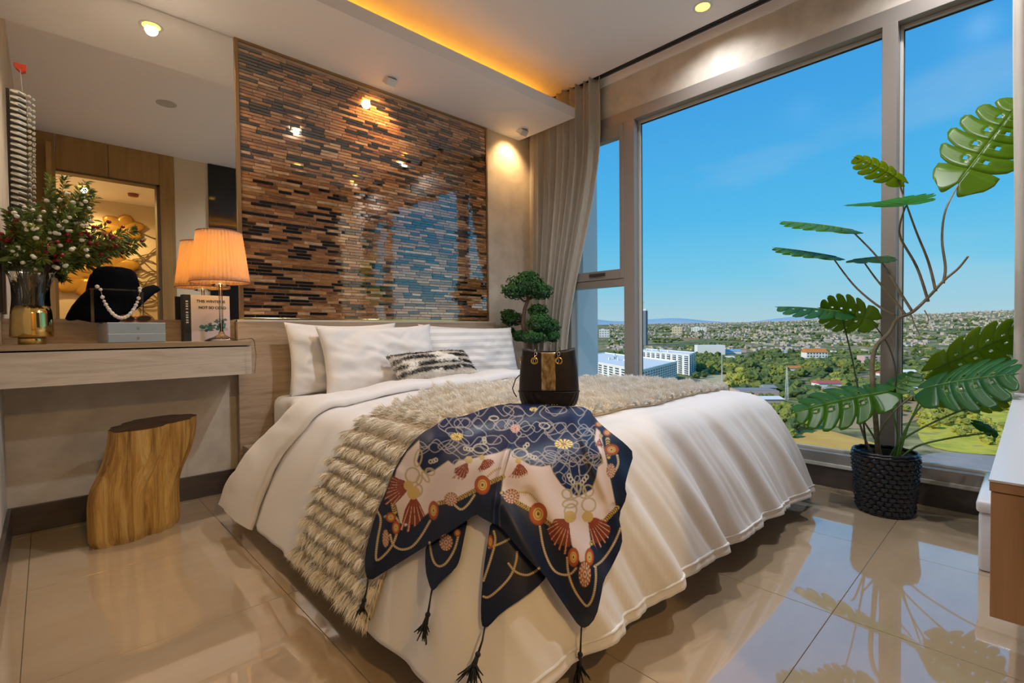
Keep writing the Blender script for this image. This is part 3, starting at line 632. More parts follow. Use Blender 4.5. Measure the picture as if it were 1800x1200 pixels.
for tp_, kd in tips:
    q0 = base_+Vector((random.uniform(-.03, .03), random.uniform(-.02, .02), random.uniform(-.12, 0))); hd = Vector((tp_.x-vx, tp_.y-vy, 0)); rim = Vector((vx, vy, vz+.33))+hd.normalized()*min(.06, hd.length*.6); mid = rim.lerp(tp_, .45)+Vector((0, 0, .05)); path = []
    for k in range(11):
        t = k/10
        if t <= .3: path.append(q0.lerp(rim, t/.3))
        else: u = (t-.3)/.7; path.append(rim*(1-u)**2+mid*2*u*(1-u)+tp_*u*u)
    sm_.tube(path, [.0022*(1-.6*k/10) for k in range(11)], 5)
    L0 = random.randrange(4)
    for k in range(150):     # narrow sprig leaves along the outer stem
        t = random.uniform(.38, 1); i = int(t*9.99); p = path[i].lerp(path[min(10, i+1)], t*10-i); d = (path[min(10, i+1)]-path[i]).normalized()
        s = Vector((random.gauss(0, 1), random.gauss(0, .5), random.gauss(0, 1))); s = (s-d*s.dot(d)).normalized(); dd = (d*.8+s).normalized(); L = random.uniform(.018, .042); nn = dd.cross(Vector((random.gauss(0, 1), 1, random.gauss(0, 1)))).normalized()
        w2 = L*.14; b2 = lm[(L0+random.randrange(2)) % 4]; b2.put([p, p+dd*L*.5+nn*w2, p+dd*L+Vector((0, 0, -.004)), p+dd*L*.5-nn*w2], [(0, 1, 2, 3)])
    if kd in 'wr':
        for k in range(5 if kd == 'w' else 7):
            t = random.uniform(.72, 1.02); p = path[min(10, int(t*10))]+Vector((random.gauss(0, .014), random.gauss(0, .008)-.01, random.gauss(0, .014)))
            berry(p, random.uniform(.0075, .0108), bs if kd == 'w' else bsr)
for b2 in lm+[sm_]: b2.v = [(max(x, XL+.004), min(y, D-.012), z) for x, y, z in b2.v]
for i, b2 in enumerate(lm): b2.build('sprig_leaves', leafm[i], fa)['kind'] = 'stuff'
sm_.build('stems', stemm, fa, True)
# broad leaves low in the bunch
for k in range(16):
    p0 = ony(random.uniform(10, 110), random.uniform(436, 466), random.uniform(2.88, 3.0)); dd = Vector((random.uniform(-1, 1), random.uniform(-.5, .2), random.uniform(-.1, .6))).normalized(); L = random.uniform(.05, .08); nn = dd.cross(Vector((.1, -1, .4))).normalized()
    MB().grid(lambda u, v: p0+dd*L*v+nn*(u*2-1)*L*.2*math.sin(PI*min(.98, max(.03, v)))+Vector((0, 0, -.012*v*v)), 4, 8).build('leaf', leafm[k % 4], fa, True)
# ------------------------------------------------------------ hanging crystal ornament, dark frame, gold wall art (in the hall)
cy = thing('crystal_hanging', 'string of clear crystal bars hanging from a red hook by the mirror', 'ornament', (-.07, 3.06, 1.4)); crys = mat('crystal', (.80, .80, .74), .05, .65, Coat_Weight=1.0)
A_ = ony(19, 156, 3.06); B_ = ony(45, 161, 3.06); zb = 1.36; n = 24
for k in range(n):
    z = A_.z-.012-(A_.z-zb)*k/n; dx = -.010*k/n
    b = MB(); b.tube([(A_.x+dx, 3.055, z+.004), ((A_.x+B_.x)/2+dx, 3.045, z-.002), (B_.x+dx, 3.055, z-.006)], [.0065, .0085, .0065], 6); b.build('crystal_bar', crys, cy)
    MB().sphere((B_.x+.010+dx, 3.06, z-.004), .0075, 5).build('crystal_bead', crys, cy)
    MB().sphere((B_.x+.024+dx, 3.07, z-.010), .006, 5).build('crystal_bead', crys, cy)
boxo('backing', A_.x-.016, A_.x-.006, 3.06, 3.08, zb, A_.z, M['gap'], cy); boxo('backing', A_.x-.004, B_.x, 3.064, 3.07, zb, A_.z-.01, mat('dark_reflection', (.10, .085, .06), .3), cy)  # narrow strip is painted-in shadow, wide sheet paints the ornament's dark reflection
H_ = ony(35, 118, D-.02); MB().tube([H_, (B_.x-.01, 3.065, A_.z)], .0012, 5).build('string', mat('string', (.25, .23, .22), .7), cy)
hk = MB(); hk.put([H_+Vector((-.022, 0, .014)), H_+Vector((.022, 0, .014)), H_+Vector((.018, 0, -.012)), H_+Vector((.004, 0, -.02)), H_+Vector((-.014, 0, -.004))], [(0, 1, 2, 3, 4)]); hk.build('hook', mat('red_plastic', (.50, .05, .02), .4), cy, solid=.012)
fr_ = thing('dark_frame', 'narrow dark framed panel hanging on the side wall beside the vase', 'wall frame', (XL, 3.06, .98)); boxo('panel', XL, XL+.014, 3.0, 3.12, 1.0, 1.32, mat('dark_violet', (.03, .022, .03), .4), fr_, .002)
art = thing('wall_art', 'golden flower and branch relief on the hall wall seen in the mirror', 'wall art', (.5, YH, 1.5)); gl = mat('gold_leaf', (.55, .32, .07), .35, .6); br = mat('branch_bronze', (.16, .11, .05), .5)
def hallp(px_, py_, y=YH+.02): v = ony(px_, py_, 2*D-y); return Vector((v.x, y, v.z))
for (px_, py_, R, n) in ((150, 490, .34, 7), (195, 470, .30, 6), (215, 400, .24, 6), (140, 440, .25, 5)):
    c = hallp(px_, py_)
    for k in range(n):
        a = 2*PI*k/n+.3; dd = Vector((math.cos(a), 0, math.sin(a)*.7)); nn = Vector((-math.sin(a), 0, math.cos(a)*.7))
        MB().grid(lambda u, v: c+dd*R*v+nn*(u*2-1)*R*.42*math.sin(PI*min(.97, v*.85+.05))+Vector((0, .015+.018*v*(1-(u*2-1)**2), 0)), 5, 7).build('petal', gl, art, True, solid=.002)
bm_ = MB()
for k in range(16):
    y0 = 430+k*8; p = [hallp(205+60*t+random.uniform(-3, 3), y0-14*math.sin(t*3+k)+random.uniform(-3, 3)+22*t*(1 if k % 2 else -.6)) for t in (0, .25, .5, .75, 1, 1.3)]
    br_ = MB(); br_.tube(p, [.012, .011, .01, .008, .007, .004], 5); br_.build('branch', br, art, True)
# ------------------------------------------------------------ fur throw across the bed
thr = thing('fur_throw', 'cream and tan faux fur throw laid across the foot half of the bed', 'throw', (1.7, 1.5, .6))
def lerp_tab(tab, x):
    if x <= tab[0][0]: return tab[0][1]
    for (x0, y0), (x1, y1) in zip(tab, tab[1:]):
        if x <= x1: return y0+(y1-y0)*(x-x0)/(x1-x0)
    return tab[-1][1]
HEAD = [(AL, 1.74), (.80, 1.72), (.95, 1.74), (1.15, 1.88), (1.42, 2.04), (1.9, 1.94), (2.6, 1.72), (3.2, 1.7)]
FOOT = [(AL, 1.22), (.80, 1.20), (.95, 1.16), (1.35, 1.10), (1.8, 1.09), (2.6, 1.14), (3.2, 1.2)]
TA0, TA1 = AL+.03, BXR+.25
def thrp(a, s, off=.012): f, h = lerp_tab(FOOT, a), lerp_tab(HEAD, a); return duvF(a, f+(h-f)*s, off)
MB().grid(lambda u, v: thrp(TA0+(TA1-TA0)*u, v), 150, 40).build('backing', mat('fur_hide', (.60, .49, .34), .9), thr, True, solid=.006)
rt_, dr_, ln_, co_ = [], [], [], []
BC0 = onz(965, 712, .63)+Vector((.03, .03, 0))
MAIN = [(890,709),(928,705),(1000,711),(1035,717),(1047,737),(1070,757),(1100,780),(1115,797),(1104,830),(1098,855),(1103,872),(1087,905),(1093,935),(1094,957),(1076,995),(1061,1020),(1057,1045),(1048,1085),(1031,1104),(1018,1101),(1000,1075),(975,1038),(957,1010),(930,985),(900,950),(880,925),(862,918),(845,909),(838,903),(820,915),(790,935),(740,965),(700,990),(668,1010),(652,1020),(642,1013),(641,975),(650,940),(662,900),(680,860),(697,815),(725,776),(745,758),(762,750),(780,734),(800,734),(825,728),(855,716)]
RP = .052
def in_poly(poly, x, y):
    c = False; n = len(poly)
    for i in range(n):
        (x0, y0), (x1, y1) = poly[i], poly[(i+1) % n]
        if (y0 > y) != (y1 > y) and x < (x1-x0)*(y-y0)/(y1-y0)+x0: c = not c
    return c
for i in range(135000):
    a = random.uniform(TA0, TA1); s = random.uniform(-.004, 1.004) if i % 9 else random.choice((random.uniform(0, .015), random.uniform(.985, 1)))
    ph = (((a-.9)/RP) if a < .9 else (a-.9)/.105) % 1.0; rid = (a-.9)/RP//1 if a < .9 else (a-.9)/.105//1
    if random.random() > .10+.90*math.exp(-((ph-.5)/.28)**2): continue
    tp5 = sm01((a-.9)/.25); tuft = .72+.28*math.sin(s*38+5*nz3(rid*.7, 2, 1)); p = thrp(a, s, .012+(.040-.008*tp5)*tuft*math.exp(-((ph-.5)/(.24-.02*tp5))**2)); e = .004
    pa = thrp(a+e, s, .016); pb = thrp(a, s+.01, .016); n = (pa-thrp(a, s, .016)).cross(pb-thrp(a, s, .016)).normalized()
    if n.z < 0 and n.dot(CAM-p) < 0: n = -n
    ta = (thrp(a, s, .016)-pa).normalized()   # towards the near side of the bed
    dirn = n*(.55+.35*tp5)+ta*(.75-.35*tp5)+Vector((0, 0, -.15)); ed = 0
    if s < .03: dirn += (thrp(a, 0, .016)-thrp(a, .05, .016)).normalized()*.6
    if s > .97: dirn += (thrp(a, 1, .016)-thrp(a, .95, .016)).normalized()*.6
    qx, qy = proj(p); un = in_poly(MAIN, qx, qy); ub = not un and (p-BC0).xy.length < .135
    rt_.append(p-n*.018 if un else (thrp(a, s, .015) if ub else p)); dr_.append(ta+n*.25 if ub else (dirn if not un else ta)); ln_.append((.25 if un else 1)*random.uniform(.024, .042)*(1.25 if a < TA0+.05 else 1-.35*tp5))
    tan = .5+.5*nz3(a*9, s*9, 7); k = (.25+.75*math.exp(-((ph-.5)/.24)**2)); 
    c0 = Vector((.34, .26, .16)).lerp(Vector((.92, .88, .80)).lerp(Vector((.93, .91, .88)), tp5), k*.85+.15*tan); c1 = Vector((.97, .95, .91)).lerp(Vector((.82, .72, .54)), max(0, tan-.5)*.7)  # strands in the valleys darkened: shade between ridges put into the colour
    hg = 1-tp5; c0 = c0.lerp(Vector((.50, .36, .19)), .22*hg); c1 = c1.lerp(Vector((.90, .80, .61)), .45*hg); c1 = c1.lerp(c0, .6*(1-k)); co_.append(tuple(c0)+tuple(c1))  # hanging side tinted tan, warm lamp light put into the strand colour
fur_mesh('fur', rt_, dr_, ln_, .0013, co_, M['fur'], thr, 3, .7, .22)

# ------------------------------------------------------------ silk scarf
bpy.context.view_layer.update()
tv, tf = [], []
for mbv, nu, nv in ((dv, NU, NV),):
    tv += mbv.v; tf += mbv.f
th_ = MB().grid(lambda u, v: thrp(TA0+(TA1-TA0)*u, v, .030), 150, 30); n0 = len(tv); tv += th_.v; tf += [tuple(i+n0 for i in q) for q in th_.f]
bvh = BVHTree.FromPolygons([Vector(p) for p in tv], tf)
def inside(poly, X, Y):
    c = np.zeros(X.shape, bool); n = len(poly)
    for i in range(n):
        x0, y0 = poly[i]; x1, y1 = poly[(i+1) % n]
        if y0 == y1: continue
        k = ((y0 > Y) != (y1 > Y)) & (X < (x1-x0)*(Y-y0)/(y1-y0)+x0); c ^= k
    return c
def dseg(X, Y, pts, closed=False):
    d = np.full(X.shape, 1e9); al = np.zeros(X.shape); acc = 0
    pts = list(pts)+([pts[0]] if closed else [])
    for (x0, y0), (x1, y1) in zip(pts, pts[1:]):
        L = math.hypot(x1-x0, y1-y0)+1e-9; t = np.clip(((X-x0)*(x1-x0)+(Y-y0)*(y1-y0))/L**2, 0, 1)
        q = np.hypot(X-x0-t*(x1-x0), Y-y0-t*(y1-y0)); m_ = q < d; d = np.where(m_, q, d); al = np.where(m_, acc+t*L, al); acc += L
    return d, al
def smooth_poly(pts, it=2, closed=True):
    for _ in range(it):
        q = []
        n = len(pts)
        for i in range(n if closed else n-1):
            a, b = pts[i], pts[(i+1) % n]; q += [(a[0]*.75+b[0]*.25, a[1]*.75+b[1]*.25), (a[0]*.25+b[0]*.75, a[1]*.25+b[1]*.75)]
        pts = q if closed else [pts[0]]+q+[pts[-1]]
    return pts
FLB = [(748,955),(747,1000),(755,1030),(759,1038),(764,1036),(775,1022),(800,1000),(808,985),(814,955),(824,905),(800,915),(770,930)]
FLC = [(863,912),(856,960),(850,1000),(845,1060),(846,1098),(852,1103),(860,1100),(880,1077),(925,1047),(955,1022),(962,1008),(930,970),(890,915)]
WL = [(738,793),(733,810),(741,824),(750,832),(764,826),(788,809),(798,817),(806,809),(823,808),(848,801),(873,796),(897,788),(884,838),(863,848),(807,876),(772,885),(748,905),(712,925),(703,918),(697,890),(687,868),(697,825),(715,795),(737,773)]
WR = [(899,790),(900,802),(915,807),(932,817),(952,820),(967,817),(973,832),(987,852),(1005,867),(1017,873),(1027,867),(1040,860),(1048,838),(1051,820),(1060,813),(1057,800),(1045,773),(1048,752),(1055,758),(1063,793),(1073,842),(1084,897),(1063,914),(1035,925),(1039,957),(1028,986),(1020,988),(1005,957),(1000,925),(961,918),(931,895),(911,884),(881,866),(884,838)]
CREASE = [(918,722),(905,745),(900,775),(888,815),(880,850),(873,895)]
TASS = [([(712,845),(690,836),(678,870),(674,885),(690,889),(708,872),(716,862)], (718,853)), ([(724,872),(712,895),(703,930),(715,936),(735,920),(747,905),(738,885),(730,873)], (727,866)),
        ([(822,812),(800,823),(795,840),(815,844),(824,828)], (824,808)), ([(850,808),(840,825),(841,831),(860,822),(871,812),(862,806)], (847,804)), ([(911,813),(900,832),(894,838),(911,841),(930,832),(920,818)], (911,810)),
        ([(1000,912),(975,911),(962,930),(972,955),(990,974),(1001,974),(1003,950)], (1002,908)), ([(1033,915),(1045,909),(1062,914),(1074,928),(1068,950),(1050,968),(1041,950)], (1033,908)), ([(1054,770),(1044,783),(1062,788)], (1056,766))]
MEDR = [(848,852,14,17),(762,897,9,17),(687,909,9,9),(696,927,7,12),(946,903,16,20),(1008,979,10,17),(1036,979,8,16),(1075,790,13,10),(1053,745,7,5),(1067,760,7,6),(804,936,6,7),(862,952,5,12)]
MEDW = [(793,877,12,12),(678,946,6,16),(784,953,12,15),(899,872,14,13),(1028,1009,11,23),(1074,827,8,13)]
ROPES = [[(663,897),(671,912),(664,945),(660,980),(663,986),(678,974),(692,955),(700,930),(701,915),(690,902),(676,908)],[(686,940),(690,958),(705,967),(725,962),(742,940),(756,915)],[(800,888),(810,897),(822,888),(834,870)],
         [(755,953),(760,985),(771,997),(785,990),(800,965),(806,940)],[(850,1020),(862,985),(872,950),(868,933)],[(860,962),(880,955),(895,947)],[(850,1048),(858,1051),(880,1033),(900,1010),(908,985),(909,970)],[(894,990),(905,1005),(925,1012),(940,1005),(948,998)],
         [(949,925),(955,965),(970,1000),(985,1010),(1003,1010),(1013,998)],[(997,980),(998,1005),(1008,1035),(1025,1060),(1033,1067),(1043,1050),(1048,1020),(1047,995)],[(1045,995),(1060,985),(1080,955),(1091,928)],[(911,865),(930,865),(943,878),(948,886)],[(882,822),(870,826),(858,836)],[(1085,800),(1088,815),(1080,830)]]
ROPES = [smooth_poly(r, 2, False) for r in ROPES]
BRAID = [[(772,884),(807,876),(863,847),(884,838)],[(882,866),(911,884),(931,895)],[(690,885),(694,900)],[(958,915),(968,922)],[(1040,955),(1046,948)],[(1064,914),(1085,892)],[(1070,803),(1068,772)]]
BOWS = [(725,835,12,13,0),(735,805,6,15,.2),(737,843,4,8,.3),(735,862,7,10,.2),(756,829,8,6,.3),(1002,885,13,7,-.1),(1035,887,12,12,.4),(997,868,9,8,.4),(1034,862,9,10,-.4),(1003,897,10,12,.5),(748,838,10,4,1.0),(1012,862,8,14,.4),(1022,862,7,14,-.4)]
FLOW = [(803,767,11,7,(.80,.62,.16)),(991,780,16,9,(.78,.60,.18)),(906,753,8,8,(.70,.38,.30)),(938,719,7,4,(.7,.55,.2))]
RINGS = [(845,788,13,8,0),(914,796,13,8,0),(868,735,8,4,0),(957,748,9,5,.2),(828,790,3,3,0),(823,789,3,3,0),(818,788,3,3,0),(852,776,3,3,0),(851,771,3,3,0),(923,785,3,3,0),(927,781,3,3,0),(931,800,3,3,0),(936,803,3,3,0),(941,804,3,3,0),(1000,836,3,4,0),(1003,842,3,4,0),(1007,847,3,4,0),(1031,838,3,4,0),(1027,843,3,4,0),(1023,848,3,4,0),(757,811,3,3,0),(762,810,3,3,0),(766,808,3,3,0)]
rr = random.Random(3); CHAIN = []
for gy in range(6):
    for gx in range(14):
        cx = 742+gx*26+(13 if gy % 2 else 0)+rr.uniform(-5, 5); cy = 724+gy*17+rr.uniform(-4, 4)
        if rr.random() < .34: CHAIN.append((cx+rr.uniform(-6, 6), cy+rr.uniform(-4, 4), rr.uniform(13, 22), rr.uniform(5.5, 9), rr.uniform(-.6, .6)))
for q in ((985,810,10,24,.5),(1010,825,8,22,-.2),(1030,815,10,22,.4),(1000,800,22,8,.5),(1045,790,10,16,.3),(970,800,16,8,.2),(1015,850,6,14,0),(985,840,8,12,-.6)): CHAIN.append(q)
WAVES = []
for k in range(5):
    y0 = 722+k*25; ph = rr.uniform(0, 6); am = rr.uniform(6, 10); wl = rr.uniform(34, 52); sl = rr.uniform(-.12, .12)
    WAVES.append([(735+i*4, y0+sl*(735+i*4-890)+am*math.sin(i*4/wl*6.28+ph)) for i in range(85)])
    if k % 2: WAVES.append([(735+i*4, y0+sl*(735+i*4-890)-am*math.sin(i*4/wl*6.28+ph)) for i in range(85)])
for k in range(5):
    x0 = 765+k*62; ph = rr.uniform(0, 6); WAVES.append([(x0+(i*4)*.35+9*math.sin(i*4/38*6.28+ph), 708+i*4) for i in range(42)])
def ell(X, Y, e): 
    cx, cy, a, b, r = e; c, s = math.cos(r), math.sin(r); u = ((X-cx)*c+(Y-cy)*s)/a; v = (-(X-cx)*s+(Y-cy)*c)/b; q = np.hypot(u, v)+1e-6; return q, np.abs(q-1)*q/(np.hypot(u/a, v/b)+1e-6), np.arctan2(v, u)
def blend(C, col, a): return C*(1-a[:, None])+np.array(col)*a[:, None]
def scarf_colour(X, Y):
    NAVY = (.0035, .009, .030); n = len(X); C = np.tile(np.array(NAVY), (n, 1))
    w_ = inside(WL, X, Y) | inside(WR, X, Y); C[w_] = (.60, .50, .48)
    cen = (Y < 880) & ~w_ & (X > 735) & (X < 1062); cen &= ~((X > 1049+(Y-750)*.25) & (Y > 745))
    low = np.where(X < 890, 832, 876); cen &= Y < low; cen &= ~((X < 884) & (Y > 838)); C[cen] = (.0045, .013, .055)
    line = np.zeros(n)
    for e in CHAIN:
        q, d, t = ell(X, Y, e); line = np.maximum(line, np.clip(1.1-d, 0, 1))
    for wv2 in WAVES:
        d, t = dseg(X, Y, wv2); line = np.maximum(line, np.clip(1.1-d, 0, 1))
    C = blend(C, (.42, .38, .36), line*cen*.85)
    for e in RINGS+BOWS:
        q, d, t = ell(X, Y, e); th = 1.2 if e in RINGS else 1.6; C = blend(C, (.36, .30, .17) if e not in RINGS else (.50, .46, .36), np.clip(th+.4-d, 0, 1)*.9)
    for poly, wd in ((WL, 1.0), (WR, 1.0)):
        d, t = dseg(X, Y, poly, True); C = blend(C, (.30, .23, .10), np.clip(1.3-d, 0, 1)*.6)
    for b in BRAID:
        d, t = dseg(X, Y, b); k = (np.sin(t*1.6+d*1.0) > -.1); C = blend(C, (.50, .34, .08), np.clip(4.4-d, 0, 1)*k); C = blend(C, (.06, .035, .02), np.clip(4.4-d, 0, 1)*(~k))
    for r in ROPES:
        d, t = dseg(X, Y, r); k = .75+.35*np.sin(t*1.7+d*.9); C = blend(C, (.62, .47, .27), np.clip(2.3-d, 0, 1)); C *= np.where(d < 2, k, 1)[:, None]
    for poly, ap in TASS:
        i = inside(poly, X, Y); a = np.arctan2(Y-ap[1], X-ap[0]); rad = np.hypot(X-ap[0], Y-ap[1]); R = max(math.hypot(p[0]-ap[0], p[1]-ap[1]) for p in poly)
        st_ = np.sin(a*34); fr = rad/R; i &= ~((fr > .78) & (st_ < .1)); c = np.where((st_ > .55)[:, None], np.array([.30, .075, .03]), np.array([.17, .028, .012])); c = np.where(((st_ > .93) & (fr > .35))[:, None], np.array([.62, .42, .30]), c); C[i] = c[i]
        k = rad < R*.16; C[k] = (.48, .34, .12)
    for (cx, cy, a, b) in MEDR:
        q, d, t = ell(X, Y, (cx, cy, a, b, 0)); 
        for r1, c in ((1, (.26, .05, .015)), (.86, (.36, .075, .02)), (.56, (.62, .42, .10)), (.44, (.30, .13, .03)), (.34, (.58, .44, .16)), (.15, (.12, .05, .02))): C = blend(C, c, np.clip((r1-q)*min(a, b)+.5, 0, 1))
    for (cx, cy, a, b) in MEDW:
        q, d, t = ell(X, Y, (cx, cy, a, b, 0)); dots = (np.sin(t*14) > 0)
        for r1, c in ((1, (.22, .06, .03)), (.68, (.55, .40, .30)), (.42, (.25, .06, .03)), (.3, (.6, .45, .34)), (.14, (.2, .06, .03))): C = blend(C, c, np.clip((r1-q)*min(a, b)+.5, 0, 1))
        C[(q < .94) & (q > .74) & dots] = (.60, .44, .28); C[(q < .62) & (q > .44) & (np.sin(t*8) > .3)] = (.30, .09, .05)
    for (cx, cy, a, b, c) in FLOW:
        q, d, t = ell(X, Y, (cx, cy, a, b, 0)); k = (q < 1) & (np.sin(t*12) > -.5); C[k] = c; C[(q < .25)] = (.35, .15, .08)
    return C
M['silk'] = attr_mat('printed_silk', .45, 0, Specular_IOR_Level=.35)
CR_N = np.array(CREASE, float)
def scarf_part(name, poly, off, parent, step=1.0, fold=True):
    poly = smooth_poly(poly, 1); P = np.array(poly); x0, y0 = P.min(0)-4; x1, y1 = P.max(0)+4
    cs_ = 5.0; cx = np.arange(x0-10, x1+11, cs_); cyv = np.arange(y0-10, y1+11, cs_); dep = np.zeros((len(cyv), len(cx)))
    for j, yy in enumerate(cyv):
        for i, xx in enumerate(cx):
            d = ray(xx, yy); h = bvh.ray_cast(CAM, d.normalized()); dep[j, i] = h[3]/d.length if h[0] else np.nan
    if np.isnan(dep).any(): dep = np.where(np.isnan(dep), np.nanmedian(dep), dep)
    p_ = np.pad(dep, 3, 'edge'); dep = np.min([p_[j:j+dep.shape[0], i:i+dep.shape[1]] for j in range(7) for i in range(7)], 0)
    for _ in range(12):    # relax: the cloth bridges the small wrinkles and steps below it
        p_ = np.pad(dep, 1, 'edge'); dep = .4*dep+.15*(p_[:-2, 1:-1]+p_[2:, 1:-1]+p_[1:-1, :-2]+p_[1:-1, 2:])
    gx = np.arange(x0, x1, step); gy = np.arange(y0, y1, step); X, Y = np.meshgrid(gx, gy)
    ci = inside(poly, X[:-1, :-1]+step/2, Y[:-1, :-1]+step/2); used = np.zeros(X.shape, int)
    for dj in (0, 1):
        for di in (0, 1): used[dj:dj+ci.shape[0], di:di+ci.shape[1]] += ci
    keep = used > 0; bnd = keep & (used < 4); idx = np.full(X.shape, -1); idx[keep] = np.arange(keep.sum())
    Xs, Ys = X.copy(), Y.copy()
    bx, by = X[bnd], Y[bnd]; best = np.full(bx.shape, 1e9); nx, ny = bx.copy(), by.copy()
    for i in range(len(poly)):
        (ax, ay), (ex, ey) = poly[i], poly[(i+1) % len(poly)]; L2 = (ex-ax)**2+(ey-ay)**2+1e-9; t = np.clip(((bx-ax)*(ex-ax)+(by-ay)*(ey-ay))/L2, 0, 1)
        qx, qy = ax+t*(ex-ax), ay+t*(ey-ay); dd = np.hypot(qx-bx, qy-by); k = dd < best; best = np.where(k, dd, best); nx = np.where(k, qx, nx); ny = np.where(k, qy, ny)
    k = best < 1.6*step; Xs[bnd] = np.where(k, nx, bx); Ys[bnd] = np.where(k, ny, by)
    x, y = Xs[keep], Ys[keep]
    fi = (x-cx[0])/cs_; fj = (y-cyv[0])/cs_; i0 = fi.astype(int); j0 = fj.astype(int); u = fi-i0; v = fj-j0
    T = dep[j0, i0]*(1-u)*(1-v)+dep[j0, i0+1]*u*(1-v)+dep[j0+1, i0]*(1-u)*v+dep[j0+1, i0+1]*u*v
    o = np.full(x.shape, off)
    if fold:
        xc = np.interp(y, CR_N[:, 1], CR_N[:, 0]); dd = xc-x; up_ = np.clip((y-730)/40, 0, 1)
        o += up_*(.014/(1+np.exp(-dd/2.2))*np.exp(-np.clip(dd, 0, None)/70)+.012*np.exp(-((dd-5)/5)**2))
        for (lx0, ly0, lx1, ly1, wd, am) in ((1000,712,1092,940,9,.014),(955,720,1000,900,16,.010),(1046,735,1080,880,7,.012),(985,715,1050,800,8,.008),(880,880,985,1060,16,.012),(930,870,1000,1010,12,-.008),(760,760,690,960,20,.010),(830,740,770,900,22,.008),(860,760,840,880,12,.006),(1060,900,1035,1080,14,.008),(800,745,940,735,10,.006),(700,830,660,1000,12,.007)):
            d, t = dseg(x, y, [(lx0, ly0), (lx1, ly1)]); o += am*np.exp(-(d/wd)**2)
    DX = np.array([[*rt], [*up], [*fw]]); rays = ((x-900)/F)[:, None]*DX[0]-((y-600)/F)[:, None]*DX[1]+DX[2]
    ln = np.linalg.norm(rays, axis=1); Pn = np.array(CAM)+rays*(T-o/ln*1.0)[:, None]
    bc = onz(965, 712, .63); wx = (Pn[:, 0]-bc.x)*bc.y-(Pn[:, 1]-bc.y)*bc.x; wx /= math.hypot(bc.x, bc.y); wy = ((Pn[:, 0]-bc.x)*bc.x+(Pn[:, 1]-bc.y)*bc.y)/math.hypot(bc.x, bc.y)
    sb5 = (bc-CAM).dot(fw)/F; edge = np.maximum(np.abs(wx)/(52*sb5), np.abs(wy)/(30*sb5)); lim = .6325+np.clip((edge-1.06)*.10, 0, None); Pn[:, 2] = np.where(edge < 1.35, np.minimum(Pn[:, 2], lim), Pn[:, 2])
    jj, ii = np.nonzero(ci); faces = np.stack([idx[jj, ii], idx[jj+1, ii], idx[jj+1, ii+1], idx[jj, ii+1]], 1)
    mb = MB(); mb.v = [tuple(p) for p in Pn]; mb.f = [tuple(int(q) for q in f_) for f_ in faces]; mb.mi = [0]*len(mb.f)
    ob = mb.build(name, M['silk'], parent, True); ca = ob.data.color_attributes.new('tint', 'FLOAT_COLOR', 'POINT')
    C = scarf_colour(x, y); ca.data.foreach_set('color', np.concatenate([C, np.ones((len(C), 1))], 1).reshape(-1)); return ob
sca = thing('silk_scarf', 'navy and white printed silk scarf with gold chains and black corner tassels', 'scarf', (1.1, 1.1, .55))
scarf_part('back_corner', FLB, .010, sca, fold=False); scarf_part('back_corner', FLC, .012, sca, fold=False); scarf_part('front_fold', MAIN, .024, sca)
def surf(px_, py_, o=.02):
    d = ray(px_, py_); h = bvh.ray_cast(CAM, d.normalized())
    if h[0] is None: return onz(px_, py_, .03)
    return CAM+d.normalized()*(h[3]-o)
blk = mat('black_thread', (.006, .006, .008), .7)
for (pts, wd) in (([(647,1016),(645,1035),(640,1055),(636,1068),(632,1086)], 10), ([(759,1036),(756,1055),(752,1080),(747,1098),(744,1116)], 9), ([(852,1102),(848,1125),(840,1150),(832,1172),(826,1196)], 13), ([(1022,1102),(1021,1125),(1020,1150),(1018,1172),(1020,1196)], 11)):
    q = [surf(x, y, .022+.030*min(1, i)) for i, (x, y) in enumerate(pts)]; t_ = MB(); t_.tube([q[0], q[1], q[2]], [.0022, .0022, .003], 6)
    t_.sphere(q[2], .0065, 7); t_.tube([q[2], q[3]], [.004, .007], 8); t_.sphere(q[3].lerp(q[2], .15), .007, 7)
    for k in range(26):
        s = Vector((random.gauss(0, .007), random.gauss(0, .007), random.gauss(0, .006))); t_.tube([q[3].lerp(q[2], .2)+s*.2, q[3].lerp(q[4], .5)+s, q[4]+s*1.7], [.0018, .0018, .0012], 4)
    t_.build('tassel', blk, sca, True)
# ------------------------------------------------------------ bucket bag
BC = onz(965, 712, .63); bz = .632; wr = Vector((BC.y, -BC.x, 0)).normalized(); fwd = Vector((BC.x, BC.y, 0)).normalized(); sc_ = (BC-CAM).dot(fw)/F
bag = thing('handbag', 'black leather bucket handbag with gold rings standing on the bed', 'handbag', (BC.x, BC.y, bz))
leath = noisy(mat('black_leather', rough=.42, Specular_IOR_Level=.35), [(.012, .009, .011), (.02, .015, .018)], (60, 60, 60), 4, bump=.08, bdist=.002)
Hb = 96*sc_; wprof = [(0, 45), (.04, 48), (.14, 50.5), (.25, 52), (.28, 51.2), (.32, 51.5), (.5, 50.5), (.7, 49), (.85, 47), (1.0, 45.5)]
def bagp(u, v, o=0):
    a = 2*PI*u; hw = lerp_tab(wprof, v)*sc_+o; dp = hw*.55; c, s = math.cos(a), math.sin(a); e = .62
    x = hw*abs(c)**e*(1 if c > 0 else -1); y = dp*abs(s)**e*(1 if s > 0 else -1)
    z = Hb*v
    if v > .9: z += (v-.9)/.1*(.008*abs(c)**2-.006*(1-abs(c)))
    if v < .25 and o >= 0:
        q = .5+.5*math.cos(u*2*PI*24 + v*30*(1 if abs(u-.5) < .25 else -1)); y *= 1+.03*q; x *= 1+.02*q
    return Vector((BC.x, BC.y, bz))+wr*x+fwd*y+Vector((0, 0, z))
MB().grid(lambda u, v: bagp(u, v*.245), 160, 16, closed_u=True).build('quilted_base', leath, bag, True)
